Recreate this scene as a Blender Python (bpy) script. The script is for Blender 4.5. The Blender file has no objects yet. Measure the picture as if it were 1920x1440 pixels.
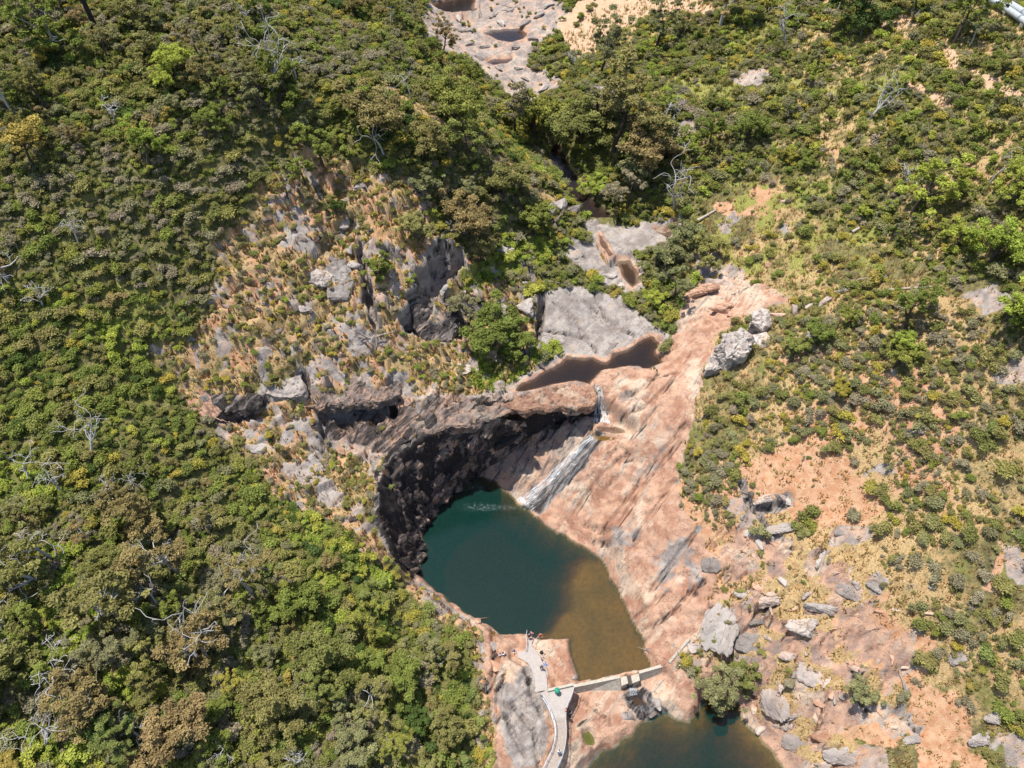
import bpy, bmesh, math, random
import numpy as np
from mathutils import Vector

# ------------------------------------------------------------------ camera, sky, sun, exposure
SC = bpy.context.scene
C = SC.collection
PITCH = math.radians(50.0); CAMZ = 100.0; F = 1320.0
cam_d = bpy.data.cameras.new('camera'); cam = bpy.data.objects.new('camera', cam_d); C.objects.link(cam)
cam.location = (0, 0, CAMZ); cam.rotation_euler = (math.pi/2 - PITCH, 0, 0)
cam_d.sensor_width = 36.0; cam_d.lens = F/1920*36.0; cam_d.clip_start = 0.5; cam_d.clip_end = 3000
SC.camera = cam
SUN_EL = math.radians(74); SUN_AZ = math.atan2(-0.88, 0.42)
S = Vector((math.sin(SUN_AZ)*math.cos(SUN_EL), math.cos(SUN_AZ)*math.cos(SUN_EL), math.sin(SUN_EL)))
world = bpy.data.worlds.new('World'); SC.world = world; world.use_nodes = True
wn = world.node_tree; wn.nodes.clear()
sky = wn.nodes.new('ShaderNodeTexSky'); sky.sky_type = 'NISHITA'; sky.sun_disc = False
sky.sun_elevation = SUN_EL; sky.sun_rotation = SUN_AZ
wbg = wn.nodes.new('ShaderNodeBackground'); wbg.inputs['Strength'].default_value = 0.12
wo = wn.nodes.new('ShaderNodeOutputWorld')
wn.links.new(sky.outputs[0], wbg.inputs[0]); wn.links.new(wbg.outputs[0], wo.inputs[0])
sd = bpy.data.lights.new('sun', 'SUN'); sd.energy = 4.4; sd.angle = math.radians(0.53); sd.color = (1.0, 0.955, 0.88)
sun = bpy.data.objects.new('sun', sd); C.objects.link(sun)
sun.rotation_euler = (-S).to_track_quat('-Z', 'Y').to_euler(); sun.location = S*200
SC.view_settings.view_transform = 'Standard'; SC.view_settings.look = 'None'
SC.view_settings.exposure = 0.47; SC.view_settings.gamma = 1.0; SC.view_settings.use_curve_mapping = False
SC.cycles.max_bounces = 4; SC.cycles.diffuse_bounces = 2; SC.cycles.transparent_max_bounces = 12
SC.cycles.sample_clamp_indirect = 6.0

rnd = random.Random(7)
R = np.random.default_rng(11)

# ------------------------------------------------------------------ picture ray <-> world
cp, sp = math.cos(PITCH), math.sin(PITCH)
FW = np.array([0, cp, -sp]); UP = np.array([0, sp, cp]); RT = np.array([1.0, 0, 0])
CAM = np.array([0, 0, CAMZ])
def ray(u, v):
    return FW + RT*((u-960)/F) + UP*((720-v)/F)
def at_z(u, v, z):
    d = ray(u, v); t = (z-CAMZ)/d[2]
    return CAM + d*t
def project(P):
    Q = np.asarray(P, float) - CAM
    dep = Q@FW
    return 960+F*(Q@RT)/dep, 720-F*(Q@UP)/dep, dep

# ------------------------------------------------------------------ noise (numpy)
def _h(ix, iy, seed):
    a = (ix.astype(np.int64)*374761393 + iy.astype(np.int64)*668265263 + seed*2147483647) & 0xffffffff
    a = ((a ^ (a >> 13))*1274126177) & 0xffffffff
    a = ((a ^ (a >> 16))*2246822519) & 0xffffffff
    return ((a ^ (a >> 15)) & 0xffffff)/float(0xffffff)
def vnoise(x, y, seed=0):
    ix = np.floor(x); iy = np.floor(y); fx = x-ix; fy = y-iy
    fx = fx*fx*fx*(fx*(fx*6-15)+10); fy = fy*fy*fy*(fy*(fy*6-15)+10)
    a = _h(ix, iy, seed); b = _h(ix+1, iy, seed); c = _h(ix, iy+1, seed); d = _h(ix+1, iy+1, seed)
    return (a*(1-fx)+b*fx)*(1-fy) + (c*(1-fx)+d*fx)*fy - 0.5
def fbm(x, y, seed=0, oct=4, gain=0.5):
    s = 0; a = 1.0
    for k in range(oct):
        s = s + a*vnoise(x*2**k + 17.3*k, y*2**k - 9.1*k, seed+k); a *= gain
    return s
def cells(x, y, seed=0):
    ix = np.floor(x); iy = np.floor(y)
    f1 = np.full(x.shape, 9.0); f2 = np.full(x.shape, 9.0); cid = np.zeros(x.shape); cx = np.zeros(x.shape); cy = np.zeros(x.shape)
    for dx in (-1, 0, 1):
        for dy in (-1, 0, 1):
            px = ix+dx; py = iy+dy
            qx = px+0.1+0.8*_h(px, py, seed); qy = py+0.1+0.8*_h(px, py, seed+1)
            d = np.hypot(qx-x, qy-y); r = _h(px, py, seed+2)
            n = d < f1
            f2 = np.where(n, f1, np.minimum(f2, d)); cid = np.where(n, r, cid)
            cx = np.where(n, qx, cx); cy = np.where(n, qy, cy); f1 = np.where(n, d, f1)
    return f1, f2-f1, cid, x-cx, y-cy
def sstep(x, a, b):
    t = np.clip((x-a)/(b-a), 0, 1); return t*t*(3-2*t)

# ------------------------------------------------------------------ terrain heights
CTRL = [  # picture u, v and elevation in metres above the plunge pool
 # left slope
 (0,1440,19),(150,1440,17),(300,1440,14.5),(600,1440,9.8),(800,1440,6.5),(900,1440,4.5),(0,1200,21),(0,1000,22.5),(0,700,29),(0,400,40.5),(0,100,51),(0,-80,56),
 (300,1000,17.5),(300,1200,16),(500,1200,11.5),(700,1250,8),(850,1300,5),(650,1080,9.5),(770,1130,4),(300,800,23),(200,600,30.5),(300,400,39),(450,500,32.5),(400,620,27.5),(150,250,46),
 (450,950,15.2),(150,1100,20.5),(880,1200,3.6),(550,1320,10.6),(150,800,25.5),(300,150,48.5),(450,300,42),
 # rocks above the cliff
 (350,735,21.5),(430,800,18),(560,890,14),(650,950,12.5),(720,1020,9.5),(760,1068,5),
 (600,740,19.5),(500,740,20.5),(700,700,20),(800,700,18),(640,800,15.2),(700,830,14.5),(740,900,14),(860,760,15.5),(940,752,15),(800,770,15.5),
 (600,600,25.5),(700,560,27),(500,600,27.5),(550,450,33),(650,450,31.5),(600,320,38),(800,560,24.2),(800,480,28.6),(900,480,24.3),(900,540,22),(900,400,28.5),(750,400,33),
 (960,540,20.3),(900,600,18.2),(1040,600,17.2),(1100,620,16),(1080,560,18.2),(1070,660,15.25),(1140,668,15.2),(1190,634,15.25),(1045,678,15.3),(1250,660,15.6),(900,690,16.3),(960,660,16),
 # spur crest and behind
 (370,0,53),(600,100,46.5),(760,180,41),(900,260,34),(1000,330,27.5),(1060,375,23.5),(1090,405,20.5),(450,200,47),(700,280,39),(850,330,33.5),(1000,420,24),(1050,470,20.5),
 # creek
 (1150,440,18.8),(1200,440,18.9),(1170,520,17),(1205,600,16),(1110,400,19.6),(1060,330,20.6),(1040,290,20.8),
 # pink slab and right of the pool
 (1160,830,11.2),(1200,760,15),(1250,700,16.8),(1300,620,18.5),(1280,850,13.3),(1200,900,8.5),(1100,920,4.5),(1150,1000,3.8),(1200,1050,4.6),(1250,1000,8.6),(1250,1130,4.3),(1290,1060,7.4),(1290,1180,4.2),(1240,1210,1.6),
 (1060,965,1.6),(1130,1020,1.5),(1330,960,12.6),(1350,880,15.5),(1400,780,19),(1400,690,21),(1400,620,21.6),(1500,560,25),(1650,520,30.5),(1150,720,15.4),(1230,640,15.8),
 (1500,1050,12.8),(1600,950,17.5),(1700,1100,18),(1920,1000,26),(1920,800,32),(1920,1200,20),(1920,1440,12),(1700,1300,11),(1600,1440,4.5),(1480,1400,-1),(1500,1250,6.5),(1400,1280,1),(1390,1180,5.2),(1600,1200,10.5),(1380,1080,9.2),(1400,1000,12),
 (1600,750,24.5),(1700,620,31),(1920,600,38.5),(1500,650,24.5),(1500,850,18.5),(1750,850,26),
 # lower centre
 (950,1250,3.0),(985,1330,3.2),(960,1440,3.0),(1000,1400,3.0),(1040,1230,1.0),(960,1200,0.8),(1050,1215,0.7),(1120,1330,-0.5),(1120,1305,-0.6),(1085,1306,-.4),(1066,1335,-.2),(1080,1400,0.2),(1060,1440,-0.2),(1150,1360,-1.2),(1280,1290,0.4),(1270,1330,-1.2),(1300,1250,2.2),(1180,1320,-1.5),(1200,1295,-1.2),(1240,1280,-.1),
 # upstream and the right hillside
 (980,180,23),(940,110,25),(860,90,26.5),(840,10,27),(1010,60,26.5),(1050,20,28),(1250,15,31),(1100,150,25),(1080,230,25.5),(1250,200,29),(1300,300,27),(1240,400,20.5),(1330,440,22.5),(1290,520,19.5),
 (1400,400,26),(1500,300,32),(1500,150,35.5),(1500,20,38.5),(1700,300,38),(1700,120,43),(1750,450,35),(1920,300,44),(1920,20,50.5),(1800,10,47),(1650,420,32),
 (780,30,29),(700,60,40),(860,140,30),(900,180,27),(560,20,48),
]
cx = [at_z(u, v, z) for u, v, z in CTRL]
cx += [np.array(p, float) for p in [(-130,-10,34),(-130,60,44),(-130,130,64),(-100,200,66),(-50,170,56),(-40,230,60),(10,240,34),(70,250,46),(120,220,58),(160,130,70),(150,50,58),(120,-20,44),
      (60,-30,14),(15,-30,-2),(-25,-30,12),(-70,-30,24),(50,190,38),(-20,140,42),(-220,80,60),(-200,-120,40),(0,-150,8),(220,-120,50),(280,80,78),(200,320,66),(0,360,48),(-220,320,80)]]
CP = np.array(cx)
def tps_fit(P, lam=0.05):
    n = len(P); X = P[:, :2]/50.0
    r2 = ((X[:, None]-X[None])**2).sum(-1)
    K = 0.5*r2*np.log(r2+1e-12) + lam*np.eye(n)*0.01
    A = np.zeros((n+3, n+3)); A[:n, :n] = K; A[:n, n] = 1; A[:n, n+1:] = X; A[n, :n] = 1; A[n+1:, :n] = X.T
    return X, np.linalg.solve(A, np.concatenate([P[:, 2], [0, 0, 0]]))
def tps_eval(m, x, y):
    X, w = m; out = np.zeros(x.size); xs = x.ravel()/50; ys = y.ravel()/50; n = len(X)
    for i in range(0, xs.size, 20000):
        a = xs[i:i+20000]; b = ys[i:i+20000]
        r2 = (a[:, None]-X[None, :, 0])**2 + (b[:, None]-X[None, :, 1])**2
        out[i:i+20000] = (0.5*r2*np.log(r2+1e-12))@w[:n] + w[n] + w[n+1]*a + w[n+2]*b
    return out.reshape(x.shape)
TPS = tps_fit(CP)
def axis(segs):
    a = [segs[0][0]]
    for x0, x1, d0, d1 in segs:
        x = a[-1]
        while x < x1:
            t = (x-x0)/(x1-x0); x += d0+(d1-d0)*t; a.append(x)
    return np.array(a)
GX = axis([(-420,-110,25,1.6),(-110,-32,1.3,0.34),(-32,36,0.23,0.23),(36,120,0.34,1.2),(120,420,1.6,25)])
GY = axis([(-260,0,25,1.2),(0,14,1.0,0.3),(14,82,0.23,0.23),(82,135,0.3,0.5),(135,215,0.5,0.9),(215,560,1.5,25)])
X, Y = np.meshgrid(GX, GY)
# thin plate splines run on a coarser lattice, then bicubic-like refinement is unnecessary: evaluate directly
Z = tps_eval(TPS, X, Y)
Z = np.clip(Z, -6, 90)

def poly_sd(px, py, P):
    """signed distance, positive inside; also index of nearest edge and parameter"""
    P = np.asarray(P)[:, :2]; n = len(P)
    best = np.full(px.shape, 1e9); inside = np.zeros(px.shape, bool); ei = np.zeros(px.shape, int); et = np.zeros(px.shape)
    for i in range(n):
        a = P[i]; b = P[(i+1) % n]; e = b-a
        t = np.clip(((px-a[0])*e[0]+(py-a[1])*e[1])/max(e@e, 1e-9), 0, 1)
        d = np.hypot(px-a[0]-t*e[0], py-a[1]-t*e[1])
        m = d < best; best = np.where(m, d, best); ei = np.where(m, i, ei); et = np.where(m, t, et)
        c = ((a[1] > py) != (b[1] > py))
        with np.errstate(divide='ignore', invalid='ignore'):
            c &= px < (b[0]-a[0])*(py-a[1])/(b[1]-a[1])+a[0]
        inside ^= c
    return np.where(inside, best, -best), ei, et
def window(P, m):
    x0, y0 = P[:, 0].min()-m, P[:, 1].min()-m; x1, y1 = P[:, 0].max()+m, P[:, 1].max()+m
    i0, i1 = np.searchsorted(GX, [x0, x1]); j0, j1 = np.searchsorted(GY, [y0, y1])
    return slice(j0, j1), slice(i0, i1)
def override(pts, w, noise=0.0):
    P = np.array([at_z(*p) for p in pts]); m = tps_fit(P, 0.3)
    sl = window(P, 3); x, y = X[sl], Y[sl]
    d, _, _ = poly_sd(x, y, P)
    if noise: d = d + noise*fbm(x*0.5, y*0.5, 91, 3)
    k = sstep(d, -w, 0.02)
    Z[sl] = Z[sl]*(1-k) + tps_eval(m, x, y)*k
# chute slab under the falls, and the small shelf above it
override([(893,893,-0.4),(915,858,1.8),(1000,813,6.6),(1060,783,9.3),(1100,776,10.8),(1122,772,11.2),(1190,812,11.4),(1160,850,10.2),(1110,900,5.8),(1040,975,0.6),(1000,962,-.3),(965,940,-.3),(930,905,-.3)], 0.7, 0.3)
# rock floor below the weir
override([(1078,1300,-.6),(1166,1296,-.7),(1182,1294,-1.2),(1200,1294,-1.3),(1206,1276,-.6),(1250,1262,-.4),(1262,1282,-.2),(1232,1318,-1.5),(1215,1338,-2.0),(1178,1338,-1.5),(1120,1332,-.9),(1080,1320,-.7)], 0.7, .3)
# swimming platform, wall side
override([(992,1192,.6),(1066,1199,.6),(1080,1262,.7),(1080,1285,.8),(1030,1290,1.2),(1005,1250,1.4)], 0.5, 0.2)

override([(995,1305,1.5),(997,1275,1.5),(990,1256,1.35),(980,1246,1.15),(962,1236,1.0),(962,1218,.9),(980,1216,.8),(986,1196,.35),(1006,1196,.35),(1003,1212,.7),(1012,1222,.9),(1020,1234,1.1),(1028,1252,1.35),(1032,1290,1.5)], 0.8)
WATERS = {}
def basin(name, level, pts, depth, slope, wdef=1.5, deepfun=None):
    """pts: (u, v[, w]) shoreline at the water level; w = width over which the bank rises to the hillside"""
    P = np.array([at_z(p[0], p[1], level) for p in pts]); wv = np.array([p[2] if len(p) > 2 else wdef for p in pts], float)
    sl = window(P, 8); x, y = X[sl], Y[sl]
    d, ei, et = poly_sd(x, y, P)
    w = wv[ei]*(1-et) + wv[(ei+1) % len(P)]*et
    jag = np.clip(0.55*fbm(x*0.6, y*0.6, 33, 4), -0.5, 0.5)*np.minimum(1, w)
    d2 = d + jag
    out = np.clip(-d2, 0, None)
    zb = Z[sl]
    up = np.maximum(zb, level+0.12)
    k = np.clip(out/w, 0, 1)
    zo = level + 0.02 + np.minimum(out, 0.5)*0.25 + (up-level)*k
    dep = np.minimum(np.clip(d2, 0, None)*slope, depth)
    if deepfun is not None: dep = np.minimum(dep, deepfun(x, y, d2))
    zi = level - 0.03 - dep
    far = -d > 7.5
    Z[sl] = np.where(d2 > 0, zi, np.where(out < w, zo, zb))
    WATERS[name] = (level, P)
    return P
def shallow_line(px, lvl, a, b, soft):
    """depth limited where the sand bar lies: right of the line of picture points"""
    L = np.array([at_z(u, v, lvl) for u, v in px])
    def f(x, y, d):
        s, _, _ = poly_sd(x, y, L)
        s = s + 1.4*fbm(x*0.25, y*0.25, 71, 4)
        return a*sstep(s, soft, -soft) + b*sstep(s, -soft, soft)
    return f
POOL = [(897,893,1.5),(930,904,3),(965,938,3),(1000,962,3),(1030,988,2.5),(1075,1012,2),(1120,1040,2),(1135,1062,2),(1145,1085,2),(1165,1110,2),(1175,1140,2),(1190,1165,2),(1213,1200,1.5),(1210,1222,.8),(1222,1252,.5),(1084,1279,.5),(1082,1262,.7),(1070,1230,.5),(1066,1198,.4),(1010,1198,.4),(990,1190,.6),(960,1190,1),(940,1188,1.2),(910,1172,1.5),(870,1150,2),(840,1128,2.2),(800,1092,2.5),(785,1075,3),(788,1040,4.5),(795,985,5),(815,965,4.5),(850,925,2.5),(880,900,1.8)]
basin('plunge_pool', 0.0, POOL, 9.0, 3.2, deepfun=shallow_line([(1105,1010),(1060,1035),(1045,1080),(1040,1120),(1000,1165),(985,1195),(1000,1320),(1320,1320),(1260,1080)], 0, 9.0, 1.0, 3.2))
LOW = [(1080,1470,1),(1096,1438,1),(1130,1408,1),(1183,1376,1),(1196,1352,.8),(1222,1345,.8),(1250,1330,1),(1272,1346,1),(1292,1350,.8),(1310,1335,.6),(1313,1312,.8),(1340,1300,2),(1385,1318,2),(1397,1350,1.5),(1420,1375,1.5),(1445,1400,1.5),(1470,1440,1.5),(1490,1500,2),(1480,1700,2),(1100,1700,2)]
basin('lower_pool', -2.5, LOW, 8.0, 1.15)
UPP = [(958,735,.8),(985,716,2),(1020,698,2.5),(1048,682,3),(1065,668,3),(1110,671,3.5),(1138,679,3),(1150,662,3),(1175,656,3),(1195,641,2.5),(1222,630,2),(1236,642,.8),(1231,660,1),(1247,681,1),(1215,690,1),(1170,686,1),(1130,695,.8),(1114,712,.6),(1107,722,.6),(1080,713,.5),(1040,720,.5),(1010,728,.5)]
basin('upper_pool', 15.0, UPP, 2.2, 0.9)
basin('ledge_pool', 11.05, [(1118,799,.5),(1150,799,.8),(1184,811,.8),(1150,813,.4),(1122,810,.3)], 0.5, 0.4)
basin('creek_pool', 17.15, [(1155,488,.6),(1180,488,.8),(1196,505,.8),(1198,530,.8),(1186,540,.7),(1168,520,.6)], 1.0, 0.5)
basin('creek_channel', 19.3, [(1124,438,.5),(1136,455,.5),(1150,478,.5),(1142,482,.5),(1125,458,.5)], 0.6, 0.5)
basin('dark_creek', 20.0, [(1092,400,.8),(1072,372,1),(1048,335,1.5),(1032,300,2),(1028,275,2.5),(1048,268,2.5),(1062,300,2),(1082,330,2),(1090,350,1.5),(1112,372,1.5),(1140,395,1.2),(1148,408,1),(1120,408,.8)], 2.0, 1.2)
basin('side_creek', 18.6, [(1226,432,.6),(1246,438,.8),(1262,432,.8),(1262,446,.8),(1250,452,.6),(1232,440,.5)], 0.8, 0.5)
basin('far_pool_low', 24.6, [(912,118,1),(925,110,1),(962,110,1),(952,119,1),(925,122,1)], 0.9, 0.4)
basin('far_pool_mid', 25.6, [(905,62,1),(925,55,1),(975,53,1),(988,62,1),(985,72,1),(960,79,1),(935,75,1)], 1.2, 0.4)
basin('far_pool_top', 26.6, [(798,14,1),(815,3,1),(860,-8,1),(895,-20,1),(890,12,1),(894,20,1),(845,23,1)], 1.2, 0.4)
basin('outflow_pool', -1.7, [(1176,1302,.4),(1198,1300,.4),(1210,1314,.5),(1206,1326,.5),(1188,1324,.4)], .5, .8)
# pothole in the platform rock
basin('pothole_pond', -1.7, [(1093,1372,.35),(1105,1370,.35),(1113,1380,.35),(1116,1392,.4),(1110,1398,.5),(1100,1396,.4),(1093,1384,.3)], 0.5, 1.0)

# bilinear lookups on the grid
def H(x, y):
    x = np.asarray(x, float); y = np.asarray(y, float)
    i = np.clip(np.searchsorted(GX, x)-1, 0, len(GX)-2); j = np.clip(np.searchsorted(GY, y)-1, 0, len(GY)-2)
    a = np.clip((x-GX[i])/(GX[i+1]-GX[i]), 0, 1); b = np.clip((y-GY[j])/(GY[j+1]-GY[j]), 0, 1)
    return (Z[j, i]*(1-a)+Z[j, i+1]*a)*(1-b) + (Z[j+1, i]*(1-a)+Z[j+1, i+1]*a)*b
def ground(u, v):
    """picture point -> where its ray meets the ground"""
    d = ray(u, v); t = np.arange(45, 320, 0.25)
    P = CAM + d*t[:, None]
    below = P[:, 2] < H(P[:, 0], P[:, 1])
    k = int(np.argmax(below)) if below.any() else len(t)-1
    if k == 0: return P[0]
    a, b = t[k-1], t[k]
    for _ in range(12):
        m = (a+b)/2; q = CAM+d*m
        if q[2] < H(q[0], q[1]): b = m
        else: a = m
    return CAM+d*b
def GP(pts): return np.array([ground(*p) for p in pts])

# ------------------------------------------------------------------ ground cover regions (outlines laid on the hillside)
def mask(pts, soft=0.8, jag=1.5, sc=0.35, seed=5):
    P = GP(pts); M = np.zeros(X.shape); sl = window(P, soft+jag+2); x, y = X[sl], Y[sl]
    d, _, _ = poly_sd(x, y, P)
    d = d + jag*fbm(x*sc, y*sc, seed, 4)
    M[sl] = sstep(d, -soft, soft); return M
def union(*ms):
    o = ms[0]
    for m in ms[1:]: o = np.maximum(o, m)
    return o
pinkP = [(1115,705),(1170,688),(1235,690),(1250,665),(1262,640),(1275,575),(1310,530),(1360,518),(1440,535),(1480,560),(1400,590),(1345,630),(1320,690),(1305,760),(1290,830),(1268,900),(1275,960),(1315,1010),(1345,1040),(1350,1080),(1330,1130),(1320,1200),(1270,1240),(1215,1255),(1205,1190),(1165,1140),(1125,1062),(1020,988),(975,955),(1040,890),(1105,812),(1135,790),(1125,740)]
PINK = mask(pinkP, 0.6, 1.0, 0.5, 21)
CHUTE = mask([(890,895),(915,858),(1000,813),(1060,783),(1105,776),(1150,800),(1105,850),(1000,965),(965,942),(930,907)], 0.4, 0.4, 0.6, 22)
GREYS = union(mask([(1010,560),(1040,540),(1100,538),(1170,555),(1212,595),(1222,625),(1190,645),(1150,665),(1138,682),(1062,672),(1045,645),(1012,640)], .4, .8, .5, 23),
             mask([(1060,480),(1070,445),(1110,455),(1165,495),(1170,530),(1140,540),(1090,505)], .4, .7, .5, 24),
             mask([(1085,405),(1150,420),(1215,415),(1250,438),(1258,462),(1180,472),(1135,466),(1150,500),(1140,480),(1105,440)], .4, .7, .5, 25))
GREYH = union(
             mask([(480,390),(530,375),(575,400),(560,415),(500,415)], .5, 1.2, .6, 26), mask([(520,420),(610,425),(615,475),(560,485),(520,465)], .5, 1.2, .6, 27),
             mask([(540,505),(630,490),(650,550),(560,545)], .5, 1.6, .6, 28), mask([(610,590),(690,570),(720,660),(660,670),(600,620)], .5, 2.0, .6, 29),
             mask([(865,565),(1000,545),(1012,590),(930,600),(870,600)], .4, .8, .5, 30), mask([(480,650),(560,660),(575,745),(490,740)], .5, 1.6, .6, 31),
             mask([(348,728),(400,735),(425,780),(400,805),(365,770)], .4, .5, .6, 32), mask([(415,790),(500,780),(610,790),(620,870),(640,930),(600,935),(480,850)], .4, 1.0, .6, 33),
             mask([(570,680),(760,690),(770,745),(570,745)], .5, 2.2, .6, 34))
GREYH = GREYH*sstep(fbm(X*.55, Y*.55, 67, 4), -.06, .12); GREY = np.maximum(GREYS, GREYH)
UPROCK = union(mask([(790,20),(800,70),(870,105),(915,135),(950,182),(1012,186),(1045,150),(1000,120),(1000,85),(1045,55),(1060,0),(1040,-30),(800,-30)], 1.0, 2.5, .25, 35),
               mask([(1100,160),(1160,150),(1180,165),(1130,192)], .6, 1.2, .4, 36), mask([(985,165),(1045,145),(1060,155),(1010,180)], .6, 1.0, .4, 37),
               mask([(1350,145),(1430,125),(1460,145),(1400,160)], .6, 1.5, .4, 38), mask([(1262,232),(1300,222),(1300,280),(1275,290)], .6, 1.5, .4, 39))
PLAT = mask([(930,1450),(930,1340),(915,1280),(905,1185),(880,1160),(840,1135),(800,1098),(770,1075),(790,1065),(900,1150),(960,1180),(1070,1190),(1090,1275),(1215,1250),(1270,1238),(1320,1290),(1300,1350),(1250,1345),(1190,1390),(1100,1450)], .4, .7, .6, 40)
BANK = mask([(1290,1035),(1340,1040),(1400,1000),(1480,1000),(1560,960),(1620,1050),(1660,1130),(1700,1240),(1680,1330),(1640,1450),(1455,1450),(1380,1320),(1300,1250),(1320,1150)], .8, 4.0, .3, 41)
CLIFF = mask([(612,792),(730,745),(960,745),(1125,745),(1120,780),(1000,818),(915,862),(890,900),(790,985),(775,1085),(745,1065),(700,985),(700,900),(735,850),(650,835),(612,825)], .4, .9, .5, 42)
SHELF = mask([(600,800),(620,770),(740,735),(880,745),(960,735),(1115,715),(1130,780),(960,790),(800,800),(700,870)], .5, .9, .5, 47)
DRYL = mask([(470,330),(560,270),(660,285),(800,350),(830,430),(960,520),(1010,560),(1010,680),(1110,720),(1120,790),(900,890),(785,990),(785,1080),(900,1160),(930,1300),(960,1440),(915,1440),(890,1230),(790,1120),(680,1040),(560,960),(480,880),(400,820),(345,740),(280,650),(400,590),(420,480)], 1.2, 3.0, .25, 43)
SANDY = union(mask([(1050,40),(1090,0),(1080,-40),(1330,-40),(1320,20),(1250,35),(1150,60),(1090,110),(1060,90)], 1, 3, .2, 44), mask([(1650,35),(1700,30),(1740,60),(1650,60)], .8, 1.2, .4, 45), mask([(1690,135),(1740,165),(1790,190),(1770,205),(1700,160)], .6, 1.2, .4, 46),
              mask([(1770,90),(1850,140),(1925,185),(1925,210),(1840,160),(1780,120)], .6, 1.0, .4, 48))
DRYR = mask([(1270,560),(1300,400),(1350,330),(1470,330),(1560,420),(1660,420),(1700,470),(1950,640),(2000,900),(2000,1500),(1440,1500),(1370,1300),(1300,1240),(1270,900)], 1.5, 4, .2, 49)
REDS = union(mask([(1390,890),(1500,840),(1590,880),(1650,950),(1560,1000),(1420,960)], 1, 3, .3, 50), mask([(1270,900),(1300,930),(1335,1010),(1400,1050),(1330,1070),(1280,1000)], .5, 1, .4, 51),
             mask([(1600,1120),(1720,1200),(1800,1330),(1820,1460),(1700,1460),(1700,1330),(1560,1180)], 1, 3.5, .3, 52), mask([(1520,1320),(1680,1330),(1700,1420),(1560,1390)], 1, 1.5, .3, 53), mask([(1860,1020),(1900,1020),(1880,1120),(1850,1100)], .6, 1.5, .4, 54),
             mask([(1340,380),(1440,340),(1450,400),(1360,410)], 1, 2, .3, 55))
GREENG = union(mask([(950,440),(1040,440),(1070,480),(1000,500),(880,540),(860,510)], 1, 2, .3, 56), mask([(890,660),(960,720),(940,740),(880,720)], .5, .8, .4, 57), mask([(830,330),(1050,480),(960,430)], 1, 2, .3, 58))
UPR = mask([(1040,70),(1120,30),(1300,-40),(2000,-80),(2050,660),(1700,480),(1560,420),(1470,330),(1300,330),(1190,190),(1060,200)], 3, 4, .15, 60)
LIGHTG = mask([(1280,420),(1330,250),(1480,330),(1600,330),(1680,430),(1640,500),(1500,560),(1400,540),(1310,500)], 2, 4, .2, 69)
PATHLIKE = union(mask([(690,130),(760,180),(860,240),(950,300),(1080,400),(1060,400),(930,310),(840,250),(740,185)], .6, .8, .4, 102), mask([(800,80),(880,140),(930,190),(900,190),(840,130)], .8, 1, .4, 104))
x_, y_ = X, Y
patch = fbm(X*0.06, Y*0.06, 61, 4); fine = fbm(X*0.35, Y*0.35, 62, 4)
rockM = np.clip(union(PINK, CHUTE, GREY, UPROCK, PLAT, CLIFF, SHELF*0.85), 0, 1)
bankrock = BANK*sstep(fbm(X*0.45, Y*0.45, 63, 4), 0.02, 0.16)
dryrock = DRYL*sstep(fbm(X*0.5, Y*0.5, 64, 4), 0.18, 0.32)
rightrock = DRYR*sstep(fbm(X*0.16+5, Y*0.16, 66, 4), 0.28, 0.42)*0.9
rockM = np.maximum(rockM, np.maximum(np.maximum(bankrock, dryrock), rightrock))
nearwater = np.zeros_like(X)
for nm in ('plunge_pool', 'lower_pool', 'upper_pool', 'ledge_pool', 'creek_pool', 'creek_channel', 'far_pool_low', 'far_pool_mid', 'far_pool_top', 'side_creek', 'pothole_pond', 'dark_creek'):
    lv, P = WATERS[nm]; sl = window(P, 4); d, _, _ = poly_sd(X[sl], Y[sl], P)
    nearwater[sl] = np.maximum(nearwater[sl], sstep(d, -1.2, -0.2))
    if nm != 'dark_creek': rockM[sl] = np.maximum(rockM[sl], sstep(d+0.5*fbm(X[sl]*.7, Y[sl]*.7, 65, 3), -1.6, -0.9))
CREV = np.zeros_like(X)
def carve(pts, width, depth, seed=0):
    global Z
    P = GP(pts); sl = window(P, width+3); x, y = X[sl], Y[sl]; best = np.full(x.shape, 1e9)
    for a, b in zip(P[:-1, :2], P[1:, :2]):
        e = b-a; t = np.clip(((x-a[0])*e[0]+(y-a[1])*e[1])/max(e@e, 1e-9), 0, 1); best = np.minimum(best, np.hypot(x-a[0]-t*e[0], y-a[1]-t*e[1]))
    best = best+.5*width*fbm(x*.6, y*.6, 150+seed, 3); k = sstep(best, width*.62, width*.38)
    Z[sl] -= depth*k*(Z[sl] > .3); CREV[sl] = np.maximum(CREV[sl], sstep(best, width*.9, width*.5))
carve([(672,452),(680,500),(690,560),(700,600)], 1.3, 3.0, 1); carve([(770,600),(782,560),(800,520),(832,490),(850,480)], 3.0, 4.5, 2); carve([(728,472),(745,478)], 1.6, 2.5, 3)
carve([(628,486),(634,515)], .8, 1.5, 4); carve([(1017,560),(1012,600),(1008,640)], 1.0, 2.6, 5); carve([(620,772),(660,770),(700,768),(738,770)], 2.6, 4.0, 6); carve([(405,776),(440,772),(468,768)], 1.5, 2.2, 7)
carve([(565,700),(574,735)], 1.4, 2.0, 8); carve([(540,738),(490,752)], 1.0, 1.3, 9); carve([(605,790),(608,850)], .9, 1.5, 10); carve([(805,620),(840,630),(855,600)], 2.0, 2.5, 11); carve([(985,500),(1000,520)], 1.2, 1.5, 12)
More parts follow.
